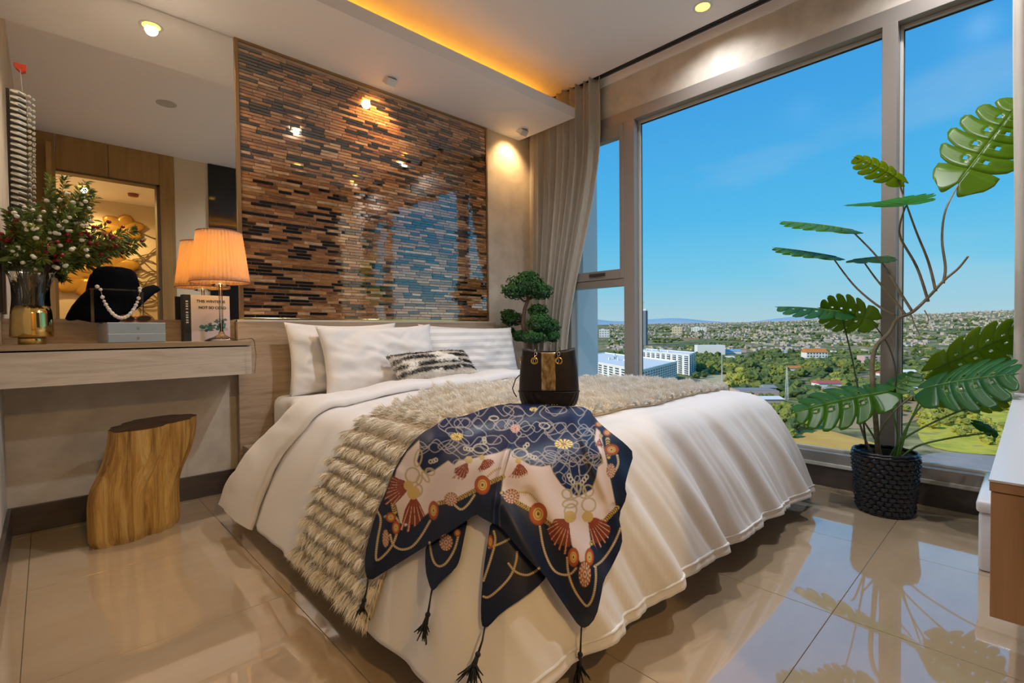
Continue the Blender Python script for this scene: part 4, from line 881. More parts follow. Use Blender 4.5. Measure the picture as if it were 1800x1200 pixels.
MB().grid(lambda u, v: bagp(u, .262+v*.738), 96, 22, closed_u=True).build('body', leath, bag, True, solid=.003)
MB().tube([bagp(k/80, .256, .002) for k in range(81)], .0022, 6).build('piping', leath, bag, True)
MB().put([bagp(k/60, .0) for k in range(60)], [tuple(range(60))]).build('bottom', leath, bag)
MB().put([bagp(k/60, .80, -.006) for k in range(60)], [tuple(range(60))]).build('lining', mat('bag_lining', (.01, .008, .008), .9), bag)
def front(px_, v, o=.0):   # point on the front face at a sideways offset in photo pixels
    u_lo = .5; best = min((abs((bagp(.5+k/800, v)-Vector((BC.x, BC.y, 0))).dot(wr)-px_*sc_), k) for k in range(401))[1]; p = bagp(.5+best/800, v); return p-fwd*o
strapm = noisy(mat('snake_gold', rough=.28, metal=.8), [(.10, .06, .025), (.42, .29, .13), (.70, .58, .40)], (50, 50, 25), 6, nscale=1.5, bump=.3, bdist=.003)
MB().grid(lambda u, v: front(-12.5+24*u, .29+.70*v, .003), 8, 18).build('front_strap', strapm, bag, True, solid=.002)
for px_, v in ((-24, .82), (17, .82), (-51, .83)):
    c = front(px_, v, .003) if abs(px_) < 40 else bagp(.5, .83)-wr*.003; A, B = (wr, Vector((0, 0, 1))) if abs(px_) < 40 else (fwd, Vector((0, 0, 1)))
    MB().tube([c+(A*math.cos(2*PI*k/24)+B*math.sin(2*PI*k/24))*5.2*sc_ for k in range(25)], 1.5*sc_, 7).build('ring', M['gold'], bag, True)
for px_ in (-24, 15):
    c = front(px_, .82, .006); pts = [c, c+Vector((0, 0, .012))-fwd*.003, c+Vector((0, 0, .024))+wr*.004, c+Vector((0, 0, .036))+wr*.002+fwd*.012, c+Vector((0, 0, .03))+fwd*.03]
    for k in range(5):
        p = pts[k]; n2 = (pts[min(4, k+1)]-pts[max(0, k-1)]).normalized(); s2 = n2.cross(wr if k % 2 else fwd).normalized()
        MB().tube([p+n2*.0075*math.cos(2*PI*j/14)+s2*.0045*math.sin(2*PI*j/14) for j in range(15)], .0013, 5).build('chain_link', M['gold'] if k % 2 else M['chrome'], bag, True)
MB().tube([bagp(.5, .55)-wr*.001, bagp(.5, .5)-wr*.016+Vector((0, 0, -.006)), bagp(.5, .3)-wr*.026, bagp(.5, .22)-wr*.018, bagp(.5, .14)-wr*.012], .0022, 6).build('shoulder_strap', leath, bag, True)
for k, wd in enumerate((3, 4, 2.5, 4, 3, 4.5, 3)):      # small gold letters along the foot of the bag
    px_ = -14+k*4.6; MB().tube([front(px_-wd*.35, .035+.01*(k % 2), .004), front(px_+wd*.35, .05-.01*(k % 2), .004)], .0022, 5).build('gold_letter', M['gold'], bag, True)
# ------------------------------------------------------------ woven basket with a split-leaf plant
PX, PY = 2.965, .495
bsk = thing('plant_basket', 'dark woven tapered plant basket on the floor by the window', 'plant pot', (PX, PY, 0))
dark = mat('dark_wicker', (.014, .015, .022), .22); RB, RT, HB = .105, .128, .295
MB().lathe([(.001, .004), (RB-.008, .004), (RB-.006, .02), (RT-.006, HB-.012), (RT-.02, HB-.012), (RT-.024, HB-.05)], (PX, PY, 0), 44, cap=False).build('liner', mat('basket_core', (.008, .008, .01), .6), bsk, True)
NS, NR = 22, 12; vm = MB()
for i in range(NS):
    for j in range(NR):
        z = .012+(HB-.03)*(j+.5)/NR; r = RB+(RT-RB)*z/HB; a = 2*PI*(i+.5*(j % 2))/NS; da = 2*PI/NS*.56; hz = (HB-.03)/NR*.44
        fnw = lambda u, v: (PX+(r+.001+.016*math.sin(PI*u)*(.55+.45*math.sin(PI*v)))*math.cos(a+(u-.5)*2*da), PY+(r+.001+.016*math.sin(PI*u)*(.55+.45*math.sin(PI*v)))*math.sin(a+(u-.5)*2*da), z+(v-.5)*2*hz)
        vm.grid(fnw, 5, 4)
vm.build('weave', dark, bsk, True)['kind'] = 'stuff'
for zz, rr_ in ((HB, RT), (HB-.012, RT+.003), (.006, RB)):
    MB().tube([(PX+(rr_+.002*math.sin(k*1.9))*math.cos(2*PI*k/60), PY+(rr_+.002*math.sin(k*1.9))*math.sin(2*PI*k/60), zz+.0015*math.cos(k*1.9)) for k in range(61)], .0065, 7).build('rim', dark, bsk, True)
mon = thing('monstera', 'tall split-leaf plant with bare curved stems in the woven basket', 'plant', (PX, PY, HB-.05))
MB().lathe([(.001, HB-.038), (RT-.024, HB-.045)], (PX, PY, 0), 30, cap=False).build('soil', noisy(mat('soil', rough=.95), [(.02, .014, .01), (.06, .04, .025)], (30, 30, 30), 6), mon)
stemc = noisy(mat('aerial_stem', rough=.6), [(.13, .10, .05), (.22, .18, .11), (.26, .20, .16)], (8, 8, 14), 5); green = mat('green_petiole', (.09, .19, .03), .5); dkst = mat('dark_petiole', (.05, .055, .025), .5)
def P3(px_, py_, dx=0): return onx(px_, py_, PX+dx)
def crv(pts, n=5):
    # catmull-rom through the points
    pts = [Vector(p) for p in pts]; q = [pts[0]]+pts+[pts[-1]]; o = []
    for i in range(1, len(q)-2):
        for k in range(n):
            t = k/n; a, b, c, d = q[i-1], q[i], q[i+1], q[i+2]; o.append(.5*((2*b)+(c-a)*t+(2*a-5*b+4*c-d)*t*t+(3*b-a-3*c+d)*t**3))
    o.append(pts[-1]); return o
def stem(name, pts, r0_, r1_, mt, n=7):
    p = crv([P3(*q) for q in pts]); k = len(p); MB().tube(p, [r0_+(r1_-r0_)*i/(k-1) for i in range(k)], n).build(name, mt, mon, True)
stem('trunk', [(1545,815),(1538,720),(1533,645),(1541,608),(1563,585),(1578,560),(1604,548),(1632,522),(1660,492),(1684,472),(1702,450)], .0125, .004, stemc, 9)
for pts in ([(1574,555),(1540,535),(1500,500),(1462,450)], [(1592,553),(1570,525),(1540,490),(1517,458)], [(1604,548),(1580,510),(1545,455),(1497,405)], [(1632,530),(1612,470),(1584,420),(1582,395),(1592,362)], [(1645,512),(1632,460),(1608,400),(1577,312)], [(1658,498),(1662,470),(1656,420),(1662,370),(1684,325,.08)]):
    stem('petiole', pts, .0065, .0034, stemc)
stem('petiole', [(1523,790),(1516,730),(1500,640),(1478,548)], .005, .003, dkst); stem('petiole', [(1568,720),(1575,660),(1563,610),(1535,568)], .005, .003, dkst)
for pts in ([(1567,815),(1578,765),(1562,705),(1553,690)], [(1575,810),(1585,770),(1605,730),(1622,690)], [(1580,805),(1600,740),(1640,690)], [(1560,812),(1590,770),(1680,725),(1748,708)], [(1570,818),(1610,785),(1680,768),(1746,760)]): stem('petiole', pts, .0052, .0035, green)
for pts in ([(1535,800),(1520,770),(1505,725),(1497,715)], [(1542,790),(1545,765),(1570,725),(1605,695)], [(1555,815),(1540,775),(1515,735)]): stem('stem', pts, .006, .004, stemc)
for pts in ([(1600,550),(1608,570),(1616,588),(1610,590)], [(1625,545),(1632,560),(1628,575)], [(1566,590),(1572,605),(1568,620)]): stem('aerial_root', pts, .0028, .0012, stemc, 5)
lg = [translucent(noisy(mat('leaf_green_%d' % i, rough=.32), [tuple(v*.7 for v in c), c], (9, 9, 9), 4), tuple(min(.6, v*4) for v in c), .5) for i, c in enumerate(((.07, .20, .012), (.05, .16, .05), (.13, .25, .010)))]  # bluish second green puts the sky's reflection into the leaf colour
vein = mat('leaf_vein', (.16, .24, .05), .5)
def leaf(base, tip, width, nrm, droop=.15, fold=.25, m_=0, lobes=6, slit=.36, cup=0, hole=True):
    base, tip = Vector(base), Vector(tip); ax = tip-base; L = ax.length; ax.normalize(); nrm = Vector(nrm); nrm = (nrm-ax*nrm.dot(ax)).normalized(); sd2 = nrm.cross(ax).normalized()
    mb = MB(); hw = width/2
    def wprof(t): return math.sin(PI*min(1, (t*.96+.04)))**.55*(1-.28*t)
    def shf(t): return -.45+(.63+.08)*sm01(t/.22)+.42*max(0, t)
    def pos(t, y):     # t along midrib (may be < 0 at the heart lobes), y sideways in metres
        return base+ax*(t*L)+sd2*y+nrm*(-droop*L*t*t-fold*abs(y)+cup*y*y/hw)
    for s in (-1, 1):
        for i in range(lobes):
            t0, t1 = i/lobes, (i+1)/lobes; tm = (t0+t1)/2; nsd = 10; nw = 4
            def fn(u, v):
                full = 1 if v < 1-slit else 1-(.10+.22*((v-(1-slit))/slit)**2)*sm01((v-(1-slit))/.10)
                if v > .9: full *= math.sqrt(max(.02, 1-((v-.9)/.1)**2*.8))
                tl4 = tm+(t0+(t1-t0)*u-tm)*full; wd = hw*wprof(max(.0, tl4))
                if i == 0: tl4 -= .11*math.sin(PI*min(1, v*1.05))*(1-u)
                return pos(tl4+shf(tl4)*v*v*wd/L*.9, s*(.0005+wd*v))
            k0 = len(mb.f); mb.grid(fn, nw+1, nsd+1)
            if hole and slit < .9 and 0 < i < lobes-1:   # an oval window next to the midrib
                j = 2; q = k0+j*nw+2; del mb.f[q]; del mb.mi[q]
    # end lobe
    mb.put([pos(1-.5/lobes, -hw*.06), pos(1-.5/lobes, hw*.06), pos(1.06, 0)], [(0, 1, 2)])
    o = mb.build('leaf', lg[m_], mon, True, solid=.0012)
    MB().tube([pos(t/8, 0)+nrm*.0005 for t in range(9)], [.0024-.0018*t/8 for t in range(9)], 5).build('midrib', vein, o, True)
    for s in (-1, 1):
        for i in range(1, lobes): 
            tm = (i+.5)/lobes; wd = hw*wprof(tm); MB().tube([pos(tm+shf(tm)*v*v*wd/L*.9, s*wd*v)+nrm*.0004 for v in (.02, .3, .6, .88)], [.0012, .001, .0008, .0004], 4).build('side_vein', vein, o, True)
    return o
tc_cam = lambda p: (CAM-Vector(p)).normalized()
UPV = Vector((0, 0, 1))
def L2(b, t, w_, nmix, dxb=0, dxt=0, **k):
    B, T = P3(*b, dxb), P3(*t, dxt); scm = (B-CAM).dot(fw)/F; n = tc_cam(B)*nmix+UPV*(1-abs(nmix)); leaf(B, T, w_*scm, n, **k)
L2((1684,322), (1800,168), 150, .85, .08, .280, m_=2, droop=.05, fold=.18)
L2((1585,318), (1508,270), 62, -.25, 0, -.08, m_=2, droop=.1, fold=.3)
L2((1592,360), (1545,350), 150, .16, 0, -.22, m_=1, droop=.05, fold=-.05)
L2((1500,404), (1380,380), 110, .16, .03, -.12, m_=0, droop=.08)
L2((1470,451), (1365,430), 100, .13, .02, -.12, m_=0, droop=.05); L2((1500,456), (1560,448), 90, .14, .0, .08, m_=1, droop=.02)
L2((1490,550), (1372,527), 105, .18, .0, -.12, m_=1, droop=.12)
L2((1535,563), (1442,540), 84, -.75, .05, .0, m_=2, droop=.05, fold=.1)
L2((1640,650), (1800,578), 112, -.55, .12, .275, m_=2, droop=.02, fold=.12)
L2((1625,682), (1770,646), 150, .45, -.06, -.16, m_=1, droop=.12, fold=.22)
L2((1640,700), (1770,700), 85, -.35, .02, .02, m_=2, droop=.06)
L2((1560,688), (1395,712), 130, .42, -.05, -.2, m_=0, droop=.12, fold=.28)
L2((1553,692), (1608,652), 60, .3, .0, .1, m_=0, droop=.05)
L2((1712,742), (1760,760), 28, .5, .02, .05, m_=1, droop=.2, lobes=3, slit=.3, hole=False)
# ------------------------------------------------------------ bonsai on a bedside stand
BBx, BBy = (CAM+ray(928, 612)*3.93).xy
bon = thing('bonsai_tree', 'small artificial tree with round green foliage pads behind the pillows', 'plant', (BBx, BBy, .46))
night = thing('bedside_stand', 'small oak bedside stand between the bed and the curtain', 'bedside stand', (2.87, 2.79, 0)); boxo('body', 2.745, 3.0, 2.62, 2.96, .012, .44, M['oak'], night, .002); boxo('top', 2.74, 3.005, 2.615, 2.965, .44, .46, M['pale_oak'], night, .002); boxo('plinth', 2.765, 2.98, 2.64, 2.94, 0, .012, M['gap'], night)
MB().lathe([(.001, .46), (.075, .46), (.085, .48), (.10, .55), (.105, .56), (.09, .56), (.08, .545), (.001, .545)], (BBx, BBy, 0), 32, cap=False).build('pot', mat('grey_pot', (.22, .21, .20), .5), bon, True)
tb = mat('bonsai_bark', (.10, .055, .035), .8); B3 = lambda x, y, d=0: CAM+ray(x, y)*(3.93+d)
BB = B3(928, 612)
MB().tube(crv([(BBx, BBy, .54), B3(932,600), B3(920,575), B3(922,545), B3(928,525), B3(922,505)]), [.022-.012*i/25 for i in range(26)], 9).build('trunk', tb, bon, True)
for e in ((900,560,.15), (960,560), (950,515), (905,515)): MB().tube(crv([B3(922,570 if e[1] > 530 else 530), B3((922+e[0])/2, e[1]+8, .10 if len(e) > 2 else 0), B3(*e)]), [.009]*11, 6).build('branch', tb, bon, True)
pads = ((925,500,34,20,0),(905,512,24,13,-.05),(950,512,22,14,.0),(930,487,20,10,.03),(902,560,22,13,.16),(893,585,14,12,.20),(950,568,26,18,-.05),(968,575,18,14,.02),(940,592,24,11,-.08),(917,590,16,10,.10),(970,590,14,12,.0),(945,545,18,10,.05),(893,552,14,8,.16))
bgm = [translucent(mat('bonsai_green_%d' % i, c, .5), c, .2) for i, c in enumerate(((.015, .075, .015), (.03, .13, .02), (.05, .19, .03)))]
fr2 = [MB() for _ in bgm]
for (x, y, rx, ry, d) in pads:
    c = B3(x, y, d); scm = (c-CAM).dot(fw)/F; A, B, Cc = rx*scm, rx*scm*.8, ry*scm
    for k in range(int(24*rx)):
        v = Vector((random.gauss(0, 1), random.gauss(0, 1), random.gauss(0, 1))).normalized(); p = c+Vector((v.x*A, v.y*B, v.z*Cc))*(random.uniform(.72, 1.05)*(1+.38*nz3(v.x*2.4+x, v.y*2.4, v.z*2.4+y)))
        s1 = v.orthogonal().normalized(); s1.rotate(Matrix.Rotation(random.uniform(0, 6.3), 3, v)); s2 = v.cross(s1); R = random.uniform(.008, .015); tl3 = v*random.uniform(-.006, .006)
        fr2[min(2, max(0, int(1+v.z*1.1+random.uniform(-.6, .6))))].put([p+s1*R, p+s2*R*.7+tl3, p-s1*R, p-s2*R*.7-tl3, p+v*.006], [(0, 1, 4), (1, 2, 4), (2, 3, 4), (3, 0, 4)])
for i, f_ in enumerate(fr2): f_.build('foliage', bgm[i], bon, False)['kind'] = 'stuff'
# ------------------------------------------------------------ the town and plain far below the window
GZ = -65.0
def hgt(r, th):    # ground height: flat near, gentle rise far out, hills to the right of the view
    f = sm01((r-900)/6500); g = .0105+.012*sm01((.42-th)/.45); return GZ+f*(65+g*r)*1.0+3*nz3(r*.002, th*6, 3)*sm01((r-600)/2000)
def gp(px_, py_, dz=0): p = onz(px_, py_, GZ+dz); return p
gm_ = MB(); NR_, NT_ = 70, 90
def gfn(u, v): r = 60*(9500/60)**v; th = -.45+2.1*u; return (r*math.cos(th), r*math.sin(th), hgt(r, th))
gm_.grid(gfn, NT_, NR_)
gmat = mat('plain', rough=.95); N, L, b = nodes(gmat); tcn = N.new('ShaderNodeTexCoord')
def nn_(sc, det, ramp):
    n = N.new('ShaderNodeTexNoise'); n.inputs['Scale'].default_value = sc; n.inputs['Detail'].default_value = det; L.new(tcn.outputs['Object'], n.inputs['Vector']); r = N.new('ShaderNodeValToRGB'); e = r.color_ramp.elements
    e[0].position, e[0].color = ramp[0][0], (*ramp[0][1], 1); e[1].position, e[1].color = ramp[-1][0], (*ramp[-1][1], 1)
    for p, c in ramp[1:-1]: q = e.new(p); q.color = (*c, 1)
    L.new(n.outputs[0], r.inputs[0]); return r
big = nn_(.0045, 5, [(.36, (.16, .19, .05)), (.48, (.28, .28, .07)), (.56, (.42, .34, .13)), (.66, (.50, .36, .18))]); sml = nn_(.06, 6, [(.40, (.05, .08, .025)), (.60, (1, 1, 1))])
mm = N.new('ShaderNodeMix'); mm.data_type = 'RGBA'; mm.blend_type = 'MULTIPLY'; mm.inputs['Factor'].default_value = .75; L.new(big.outputs[0], mm.inputs['A']); L.new(sml.outputs[0], mm.inputs['B']); L.new(mm.outputs['Result'], b.inputs['Base Color'])
go = gm_.build('ground_plain', gmat, None, True); struct(go)
def patch(name, pts, col, dz=.25, cols=None):
    q = [gp(*p) for p in smooth_poly(pts, 2)]; mb = MB(); mb.put([(p.x, p.y, GZ+dz) for p in q], [tuple(range(len(q)))]); o = mb.build(name, noisy(mat(name+'_earth', rough=.95), cols, (.06, .06, .06), 6), None); struct(o); return o
patch('field', [(1370,765),(1420,748),(1500,768),(1580,792),(1480,800),(1380,792)], None, .3, [(.66, .36, .07), (.80, .46, .09)])
patch('field', [(1620,735),(1700,700),(1800,690),(1850,800),(1700,800),(1610,780)], None, .25, [(.26, .28, .02), (.50, .46, .03), (.68, .56, .05), (.40, .30, .08)])
patch('field', [(1400,690),(1500,680),(1640,700),(1630,740),(1480,760),(1420,720)], None, .2, [(.42, .26, .12), (.50, .33, .16)])
patch('field', [(1610,790),(1800,805),(1850,860),(1560,850)], None, .2, [(.26, .23, .21), (.42, .36, .32)])
patch('field', [(1195,668),(1290,655),(1330,672),(1240,690)], None, .2, [(.52, .40, .20), (.62, .50, .28)])
hill = MB()
def hfn_(u, v): th = -.35+1.9*u; r = 15000+3000*v; e = .006+.018*max(0, nz3(u*5, 1, 2))+.006*nz3(u*17, 3, 2); return (r*math.cos(th), r*math.sin(th), (math.sin(PI*min(1, v*.9))*e*r*1.5+100) if 0 < v < 1 else -60)
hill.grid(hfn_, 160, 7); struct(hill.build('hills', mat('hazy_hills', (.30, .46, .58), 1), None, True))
# --- apartment blocks
def facade(mbw, p0, p1, z0, z1, nx_, nz_, fw_=.6, fh=.55, d=.25, mi=0):
    p0, p1 = Vector(p0), Vector(p1); ax = p1-p0; Ln = ax.length; ax.normalize(); n = Vector((ax.y, -ax.x, 0))
    if n.dot(CAM-p0) < 0: n = -n
    for j in range(nz_):
        for i in range(nx_):
            a0 = (i+.5-fw_/2)/nx_*Ln; a1 = (i+.5+fw_/2)/nx_*Ln; b0 = z0+(z1-z0)*(j+.5-fh/2)/nz_; b1 = z0+(z1-z0)*(j+.5+fh/2)/nz_
            yield [p0+ax*a0+n*d+Vector((0, 0, b0)), p0+ax*a1+n*d+Vector((0, 0, b0)), p0+ax*a1+n*d+Vector((0, 0, b1)), p0+ax*a0+n*d+Vector((0, 0, b1))], n
wht = mat('white_render', (.86, .85, .83), .7); wing = mat('dark_window', (.06, .09, .13), .2); greyr = mat('roof_grey', (.40, .42, .42), .8)
def prism(mb, pts, z0, z1, mi=0):
    n = len(pts); mb.put([(p.x, p.y, z0) for p in pts]+[(p.x, p.y, z1) for p in pts], [(i, (i+1) % n, n+(i+1) % n, n+i) for i in range(n)]+[tuple(range(n, 2*n))], mi); return mb
def block(label, corner, right, left, zr, nxr, nxl, nzf, balc=False):
    c, r, l = (onz(*q, zr) for q in (corner, right, left)); l = c+(l-c); q = r+(l-c); t = thing('apartment_block', label, 'building', (c.x, c.y, GZ))
    for v in (c, r, l, q): v.z = 0
    prism(MB(), [c, r, q, l], GZ, zr).build('walls', wht, t)
    roof = MB(); prism(roof, [c+(q-c)*.03, r+(l-r)*.03, q+(c-q)*.03, l+(r-l)*.03], zr, zr+.3); roof.build('roof', wht, t)
    pa = MB()
    for a, b in ((c, r), (r, q), (q, l), (l, c)):
        d = (b-a).normalized(); n = Vector((-d.y, d.x, 0))*.5; prism(pa, [a-n, b-n, b+n, a+n], zr, zr+1.3)
    pa.build('parapet', wht, t)
    for k in range(7):
        o = c+(r-c)*random.uniform(.1, .85)+(l-c)*random.uniform(.15, .85); s = random.uniform(2.5, 6); e1 = (r-c).normalized()*s; e2 = (l-c).normalized()*s*.7; prism(MB(), [o, o+e1, o+e1+e2, o+e2], zr, zr+random.uniform(2, 4)).build('roof_hut', wht if k % 3 else greyr, t)
    for (a, b, nx_) in ((c, r, nxr), (c, l, nxl)):
        for pts, n in facade(None, a, b, GZ+1, zr-1, nx_, nzf):
            MB().put(pts, [(0, 1, 2, 3)]).build('window', wing, t)
            if balc:
                v0, v1 = pts[0]-Vector((0, 0, .6)), pts[1]-Vector((0, 0, .6)); MB().put([v0, v1, v1+n*1.4, v0+n*1.4, v0+n*1.4+Vector((0, 0, 1.1)), v1+n*1.4+Vector((0, 0, 1.1))], [(0, 1, 2, 3), (3, 2, 5, 4)]).build('balcony', wht, t)
    return t
block('long white apartment block with a shaded window grid, nearest below the window', (1128,652), (1190,636), (1000,628), -39, 15, 14, 9)
block('white apartment block with stacked balconies behind the long white block', (1212,624), (1222,620), (1120,616), -36, 3, 10, 9, True)
# --- tower under construction with a crane
tb0 = gp(1131, 609); sc2 = (tb0-CAM).dot(fw)/F; tw = thing('unfinished_tower', 'grey unfinished tower block with a crane on top', 'building', (tb0.x, tb0.y, GZ)); conc = mat('raw_concrete', (.23, .24, .30), .9); hw2 = 8.5*sc2; zt = onx(1131, 546, tb0.x).z
e1 = Vector((math.cos(.35), math.sin(.35), 0))*hw2; e2 = Vector((-math.sin(.35), math.cos(.35), 0))*hw2*.7; c0_ = Vector((tb0.x, tb0.y, 0))
prism(MB(), [c0_-e1-e2, c0_+e1-e2, c0_+e1+e2, c0_-e1+e2], GZ, zt).build('frame', conc, tw); prism(MB(), [c0_-e1*.3-e2, c0_+e1*.3-e2, c0_+e1*.3+e2, c0_-e1*.3+e2], zt, zt+7).build('core', wht, tw)
for k in range(1, 30):
    z = GZ+(zt-GZ)*k/30; prism(MB(), [(c0_-e1-e2*1.02)*1+e1*0, c0_+e1*1.02-e2*1.02, c0_+e1*1.02+e2, c0_-e1*1.02+e2*1.02], z, z+.5).build('floor_slab', conc, tw)
yel = mat('crane_yellow', (.62, .50, .25), .6); MB().tube([c0_+Vector((0, 0, zt)), c0_+Vector((0, 0, zt+36))], .8, 4).build('crane_mast', yel, tw); MB().tube([c0_-e1*.6+Vector((0, 0, zt+33)), c0_+e1*1.1+Vector((0, 0, zt+33))], .7, 4).build('crane_jib', yel, tw)
# --- larger single buildings placed by pixel on the plain: px x0, x1, base y, height px, wall, roof, label
cols = {'w': (.85, .83, .80), 'o': (.60, .22, .05), 'c': (.75, .60, .40), 'b': (.25, .45, .65), 'r': (.50, .12, .10), 'g': (.30, .45, .42), 'y': (.60, .45, .18), 'p': (.62, .42, .38), 'k': (.30, .29, .28), 't': (.50, .42, .35)}
CM = {k: mat('town_'+k, v, .8) for k, v in cols.items()}
def house(label, x0, x1, yb, hp, wc, rc, flat=False, dep=.7, grp=None, windows=0, name='building', cat='building', zg=None):
    GZ = zg if zg is not None else -65.0; gp = lambda x, y: onz(x, y, GZ)
    a, b = gp(x0, yb), gp(x1, yb); r = math.hypot(a.x, a.y); a.z = b.z = 0; ax = b-a; Ln = ax.length; ax.normalize(); n = Vector((-ax.y, ax.x, 0)); n = n if n.dot(a) > 0 else -n
    s = (gp(x0, yb)-CAM).dot(fw)/F; H = hp*s; dp = Ln*dep; t = thing(name, label, cat, (a.x, a.y, GZ), grp)
    p = [a, b, b+n*dp, a+n*dp]; hw_ = H if flat else H*.68
    prism(MB(), p, GZ, GZ+hw_).build('walls', CM[wc], t)
    if flat: prism(MB(), [q+(sum(p, Vector())/4-q)*.02 for q in p], GZ+hw_, GZ+hw_+.4).build('roof', CM[rc], t)
    else:
        o = 1.0; q = [a-ax*o-n*o, b+ax*o-n*o, b+ax*o+n*(dp+o), a-ax*o+n*(dp+o)]; m1, m2 = a-ax*o*.2+n*dp/2, b+ax*o*.2+n*dp/2
        MB().put([(v.x, v.y, GZ+hw_-.2) for v in q]+[(m1.x, m1.y, GZ+H), (m2.x, m2.y, GZ+H)], [(0, 1, 5, 4), (2, 3, 4, 5), (1, 2, 5), (3, 0, 4)]).build('roof', CM[rc], t)
    for k in range(windows):
        for j in range(3):
            u = (k+.5)/windows; c = a+ax*Ln*u-n*.15; z = GZ+hw_*(j+.5)/3.2; w3 = Ln/windows*.25; MB().put([c-ax*w3+Vector((0, 0, z)), c+ax*w3+Vector((0, 0, z)), c+ax*w3+Vector((0, 0, z+hw_*.14)), c-ax*w3+Vector((0, 0, z+hw_*.14))], [(0, 1, 2, 3)]).build('window', wing, t)
    return t
house('white hall with a bright orange roof on the wooded plain', 1418, 1455, 634, 22, 'w', 'o', windows=7)
house('long white warehouse with a pale roof among trees', 1226, 1275, 624, 17, 'w', 'w', True, windows=0)
house('blue roofed shed beside the long white warehouse', 1276, 1303, 623, 9, 'w', 'b', False)
def sky_block(label, x0, x1, hp, wc, r=3300):
    t0 = ray(x0, 578); th = math.atan2(t0.y, t0.x); z = hgt(r, th); a = Vector((r*math.cos(th), r*math.sin(th), z)); s = (a-CAM).dot(fw)/F; d = Vector((math.sin(th), -math.cos(th), 0))*(x1-x0)*s; n = Vector((math.cos(th), math.sin(th), 0))*20; a.z = 0
    t = thing('building', label, 'building', (a.x, a.y, z)); prism(MB(), [a, a+d, a+d+n, a+n], z-2, z+hp*s).build('walls', CM[wc], t); prism(MB(), [a+d*.2+n*.2, a+d*.5+n*.2, a+d*.5+n*.6, a+d*.2+n*.6], z+hp*s, z+hp*s+4).build('roof_hut', CM[wc], t)
    nw_ = max(3, int((x1-x0)/4)); dn = d.normalized(); 
    for k in range(nw_):
        c = a+d*((k+.5)/nw_)-n*.01; w3 = d.length/nw_*.25
        for j in range(3): MB().put([c-dn*w3+Vector((0, 0, z+hp*s*(j+.4)/3.4)), c+dn*w3+Vector((0, 0, z+hp*s*(j+.4)/3.4)), c+dn*w3+Vector((0, 0, z+hp*s*(j+.85)/3.4)), c-dn*w3+Vector((0, 0, z+hp*s*(j+.85)/3.4))], [(0, 1, 2, 3)]).build('window', CM['k'], t)
sky_block('cream square block on the skyline', 1181, 1198, 14, 'c'); sky_block('white slab block on the skyline beside the window post', 1053, 1071, 14, 'w', 2900)
sky_block('white office block on the skyline', 1215, 1240, 8, 'w', 3800); house('long white shed at the edge of the town', 1190, 1262, 592, 6, 'w', 'w', True, .3)
house('low orange shed in the middle distance', 1198, 1228, 602, 7, 'o', 'o', False); house('red roofed house beside the lattice mast', 1440, 1480, 683, 14, 'w', 'r', False); house('orange roofed white house at the wood edge', 1385, 1410, 655, 12, 'w', 'o', False)
house('low grey workshop on the plain', 1300, 1370, 696, 9, 'p', 'k', True); house('pink walled low house on the plain', 1325, 1378, 708, 10, 'p', 'w', False); house('blue pool house behind the plant stem', 1580, 1604, 612, 6, 'w', 'b', True); house('sandy terrace block behind the plant', 1520, 1560, 640, 14, 'p', 'p', True, windows=5)
for lx_, yb, yt, lab in ((1269, 690, 622, 'slim pale lattice mast rising from the trees'), (1383, 702, 645, 'broad grey lattice pylon beside the low houses')):
    p = gp(lx_, yb); s = (p-CAM).dot(fw)/F; H = (yb-yt)*s; t = thing('lattice_mast', lab, 'mast', (p.x, p.y, GZ)); w4 = (2.0 if lx_ < 1300 else 5)*s*.5; mt = mat('mast_steel', (.55, .57, .55), .5)
    for sx in (-1, 1):
        for sy in (-1, 1): MB().tube([(p.x+sx*w4, p.y+sy*w4, GZ), (p.x+sx*w4*.2, p.y+sy*w4*.2, GZ+H)], .16, 4).build('leg', mt, t)
    for k in range(12):
        f0, f1 = k/12, (k+1)/12; g0, g1 = w4*(1-.8*f0), w4*(1-.8*f1); MB().tube([(p.x-g0, p.y-g0, GZ+H*f0), (p.x+g1, p.y+g1, GZ+H*f1), (p.x-g1, p.y-g1, GZ+H*f1)], .10, 4).build('brace', mt, t)
# --- trees
def crown(seed):
    bm = bmesh.new(); bmesh.ops.create_icosphere(bm, subdivisions=3, radius=1)
    for v in bm.verts: k = 1+.30*noise.noise(v.co*8+Vector((seed, 3, 0)))+.5*noise.noise(v.co*1.6+Vector((seed*7, 0, 0)))+.25*noise.noise(v.co*4+Vector((0, seed*5, 0))); v.co = Vector((v.co.x*k, v.co.y*k, v.co.z*k*.8+.95))
    me = bpy.data.meshes.new('crown'); bm.to_mesh(me); bm.free(); return me
TG = [noisy(mat('tree_green_%d' % i, rough=.9), [tuple(v*.45 for v in c), c, tuple(v*1.4 for v in c)], (1.5, 1.5, 1.5), 6, nscale=1.5, rough=.75, bump=.6, bdist=.3) for i, c in enumerate(((.075, .115, .03), (.13, .165, .035), (.21, .225, .035), (.34, .32, .045)))]
crowns = [crown(i) for i in range(6)]; CMs = {}
tkm = bpy.data.meshes.new('trunk'); mbt = MB().tube([(0, 0, 0), (0, 0, 1.0)], [.10, .06], 5); tkm.from_pydata(mbt.v, [], mbt.f); tkm.materials.append(tb)
OCC = []; TREES = []; crad = [float(np.mean([v.co.xy.length for v in m_.vertices if abs(v.co.z-.95) < .35])) for m_ in crowns]
def free(p, r):
    for q, s in OCC:
        if (q.x-p.x)**2+(q.y-p.y)**2 < (r+s)**2: return False
    OCC.append((p, r)); return True
for o_ in list(COL.objects):
    if o_.get('category') in ('building', 'mast'): OCC.append((Vector(o_.location), 26 if 'block' in o_.name else 14))
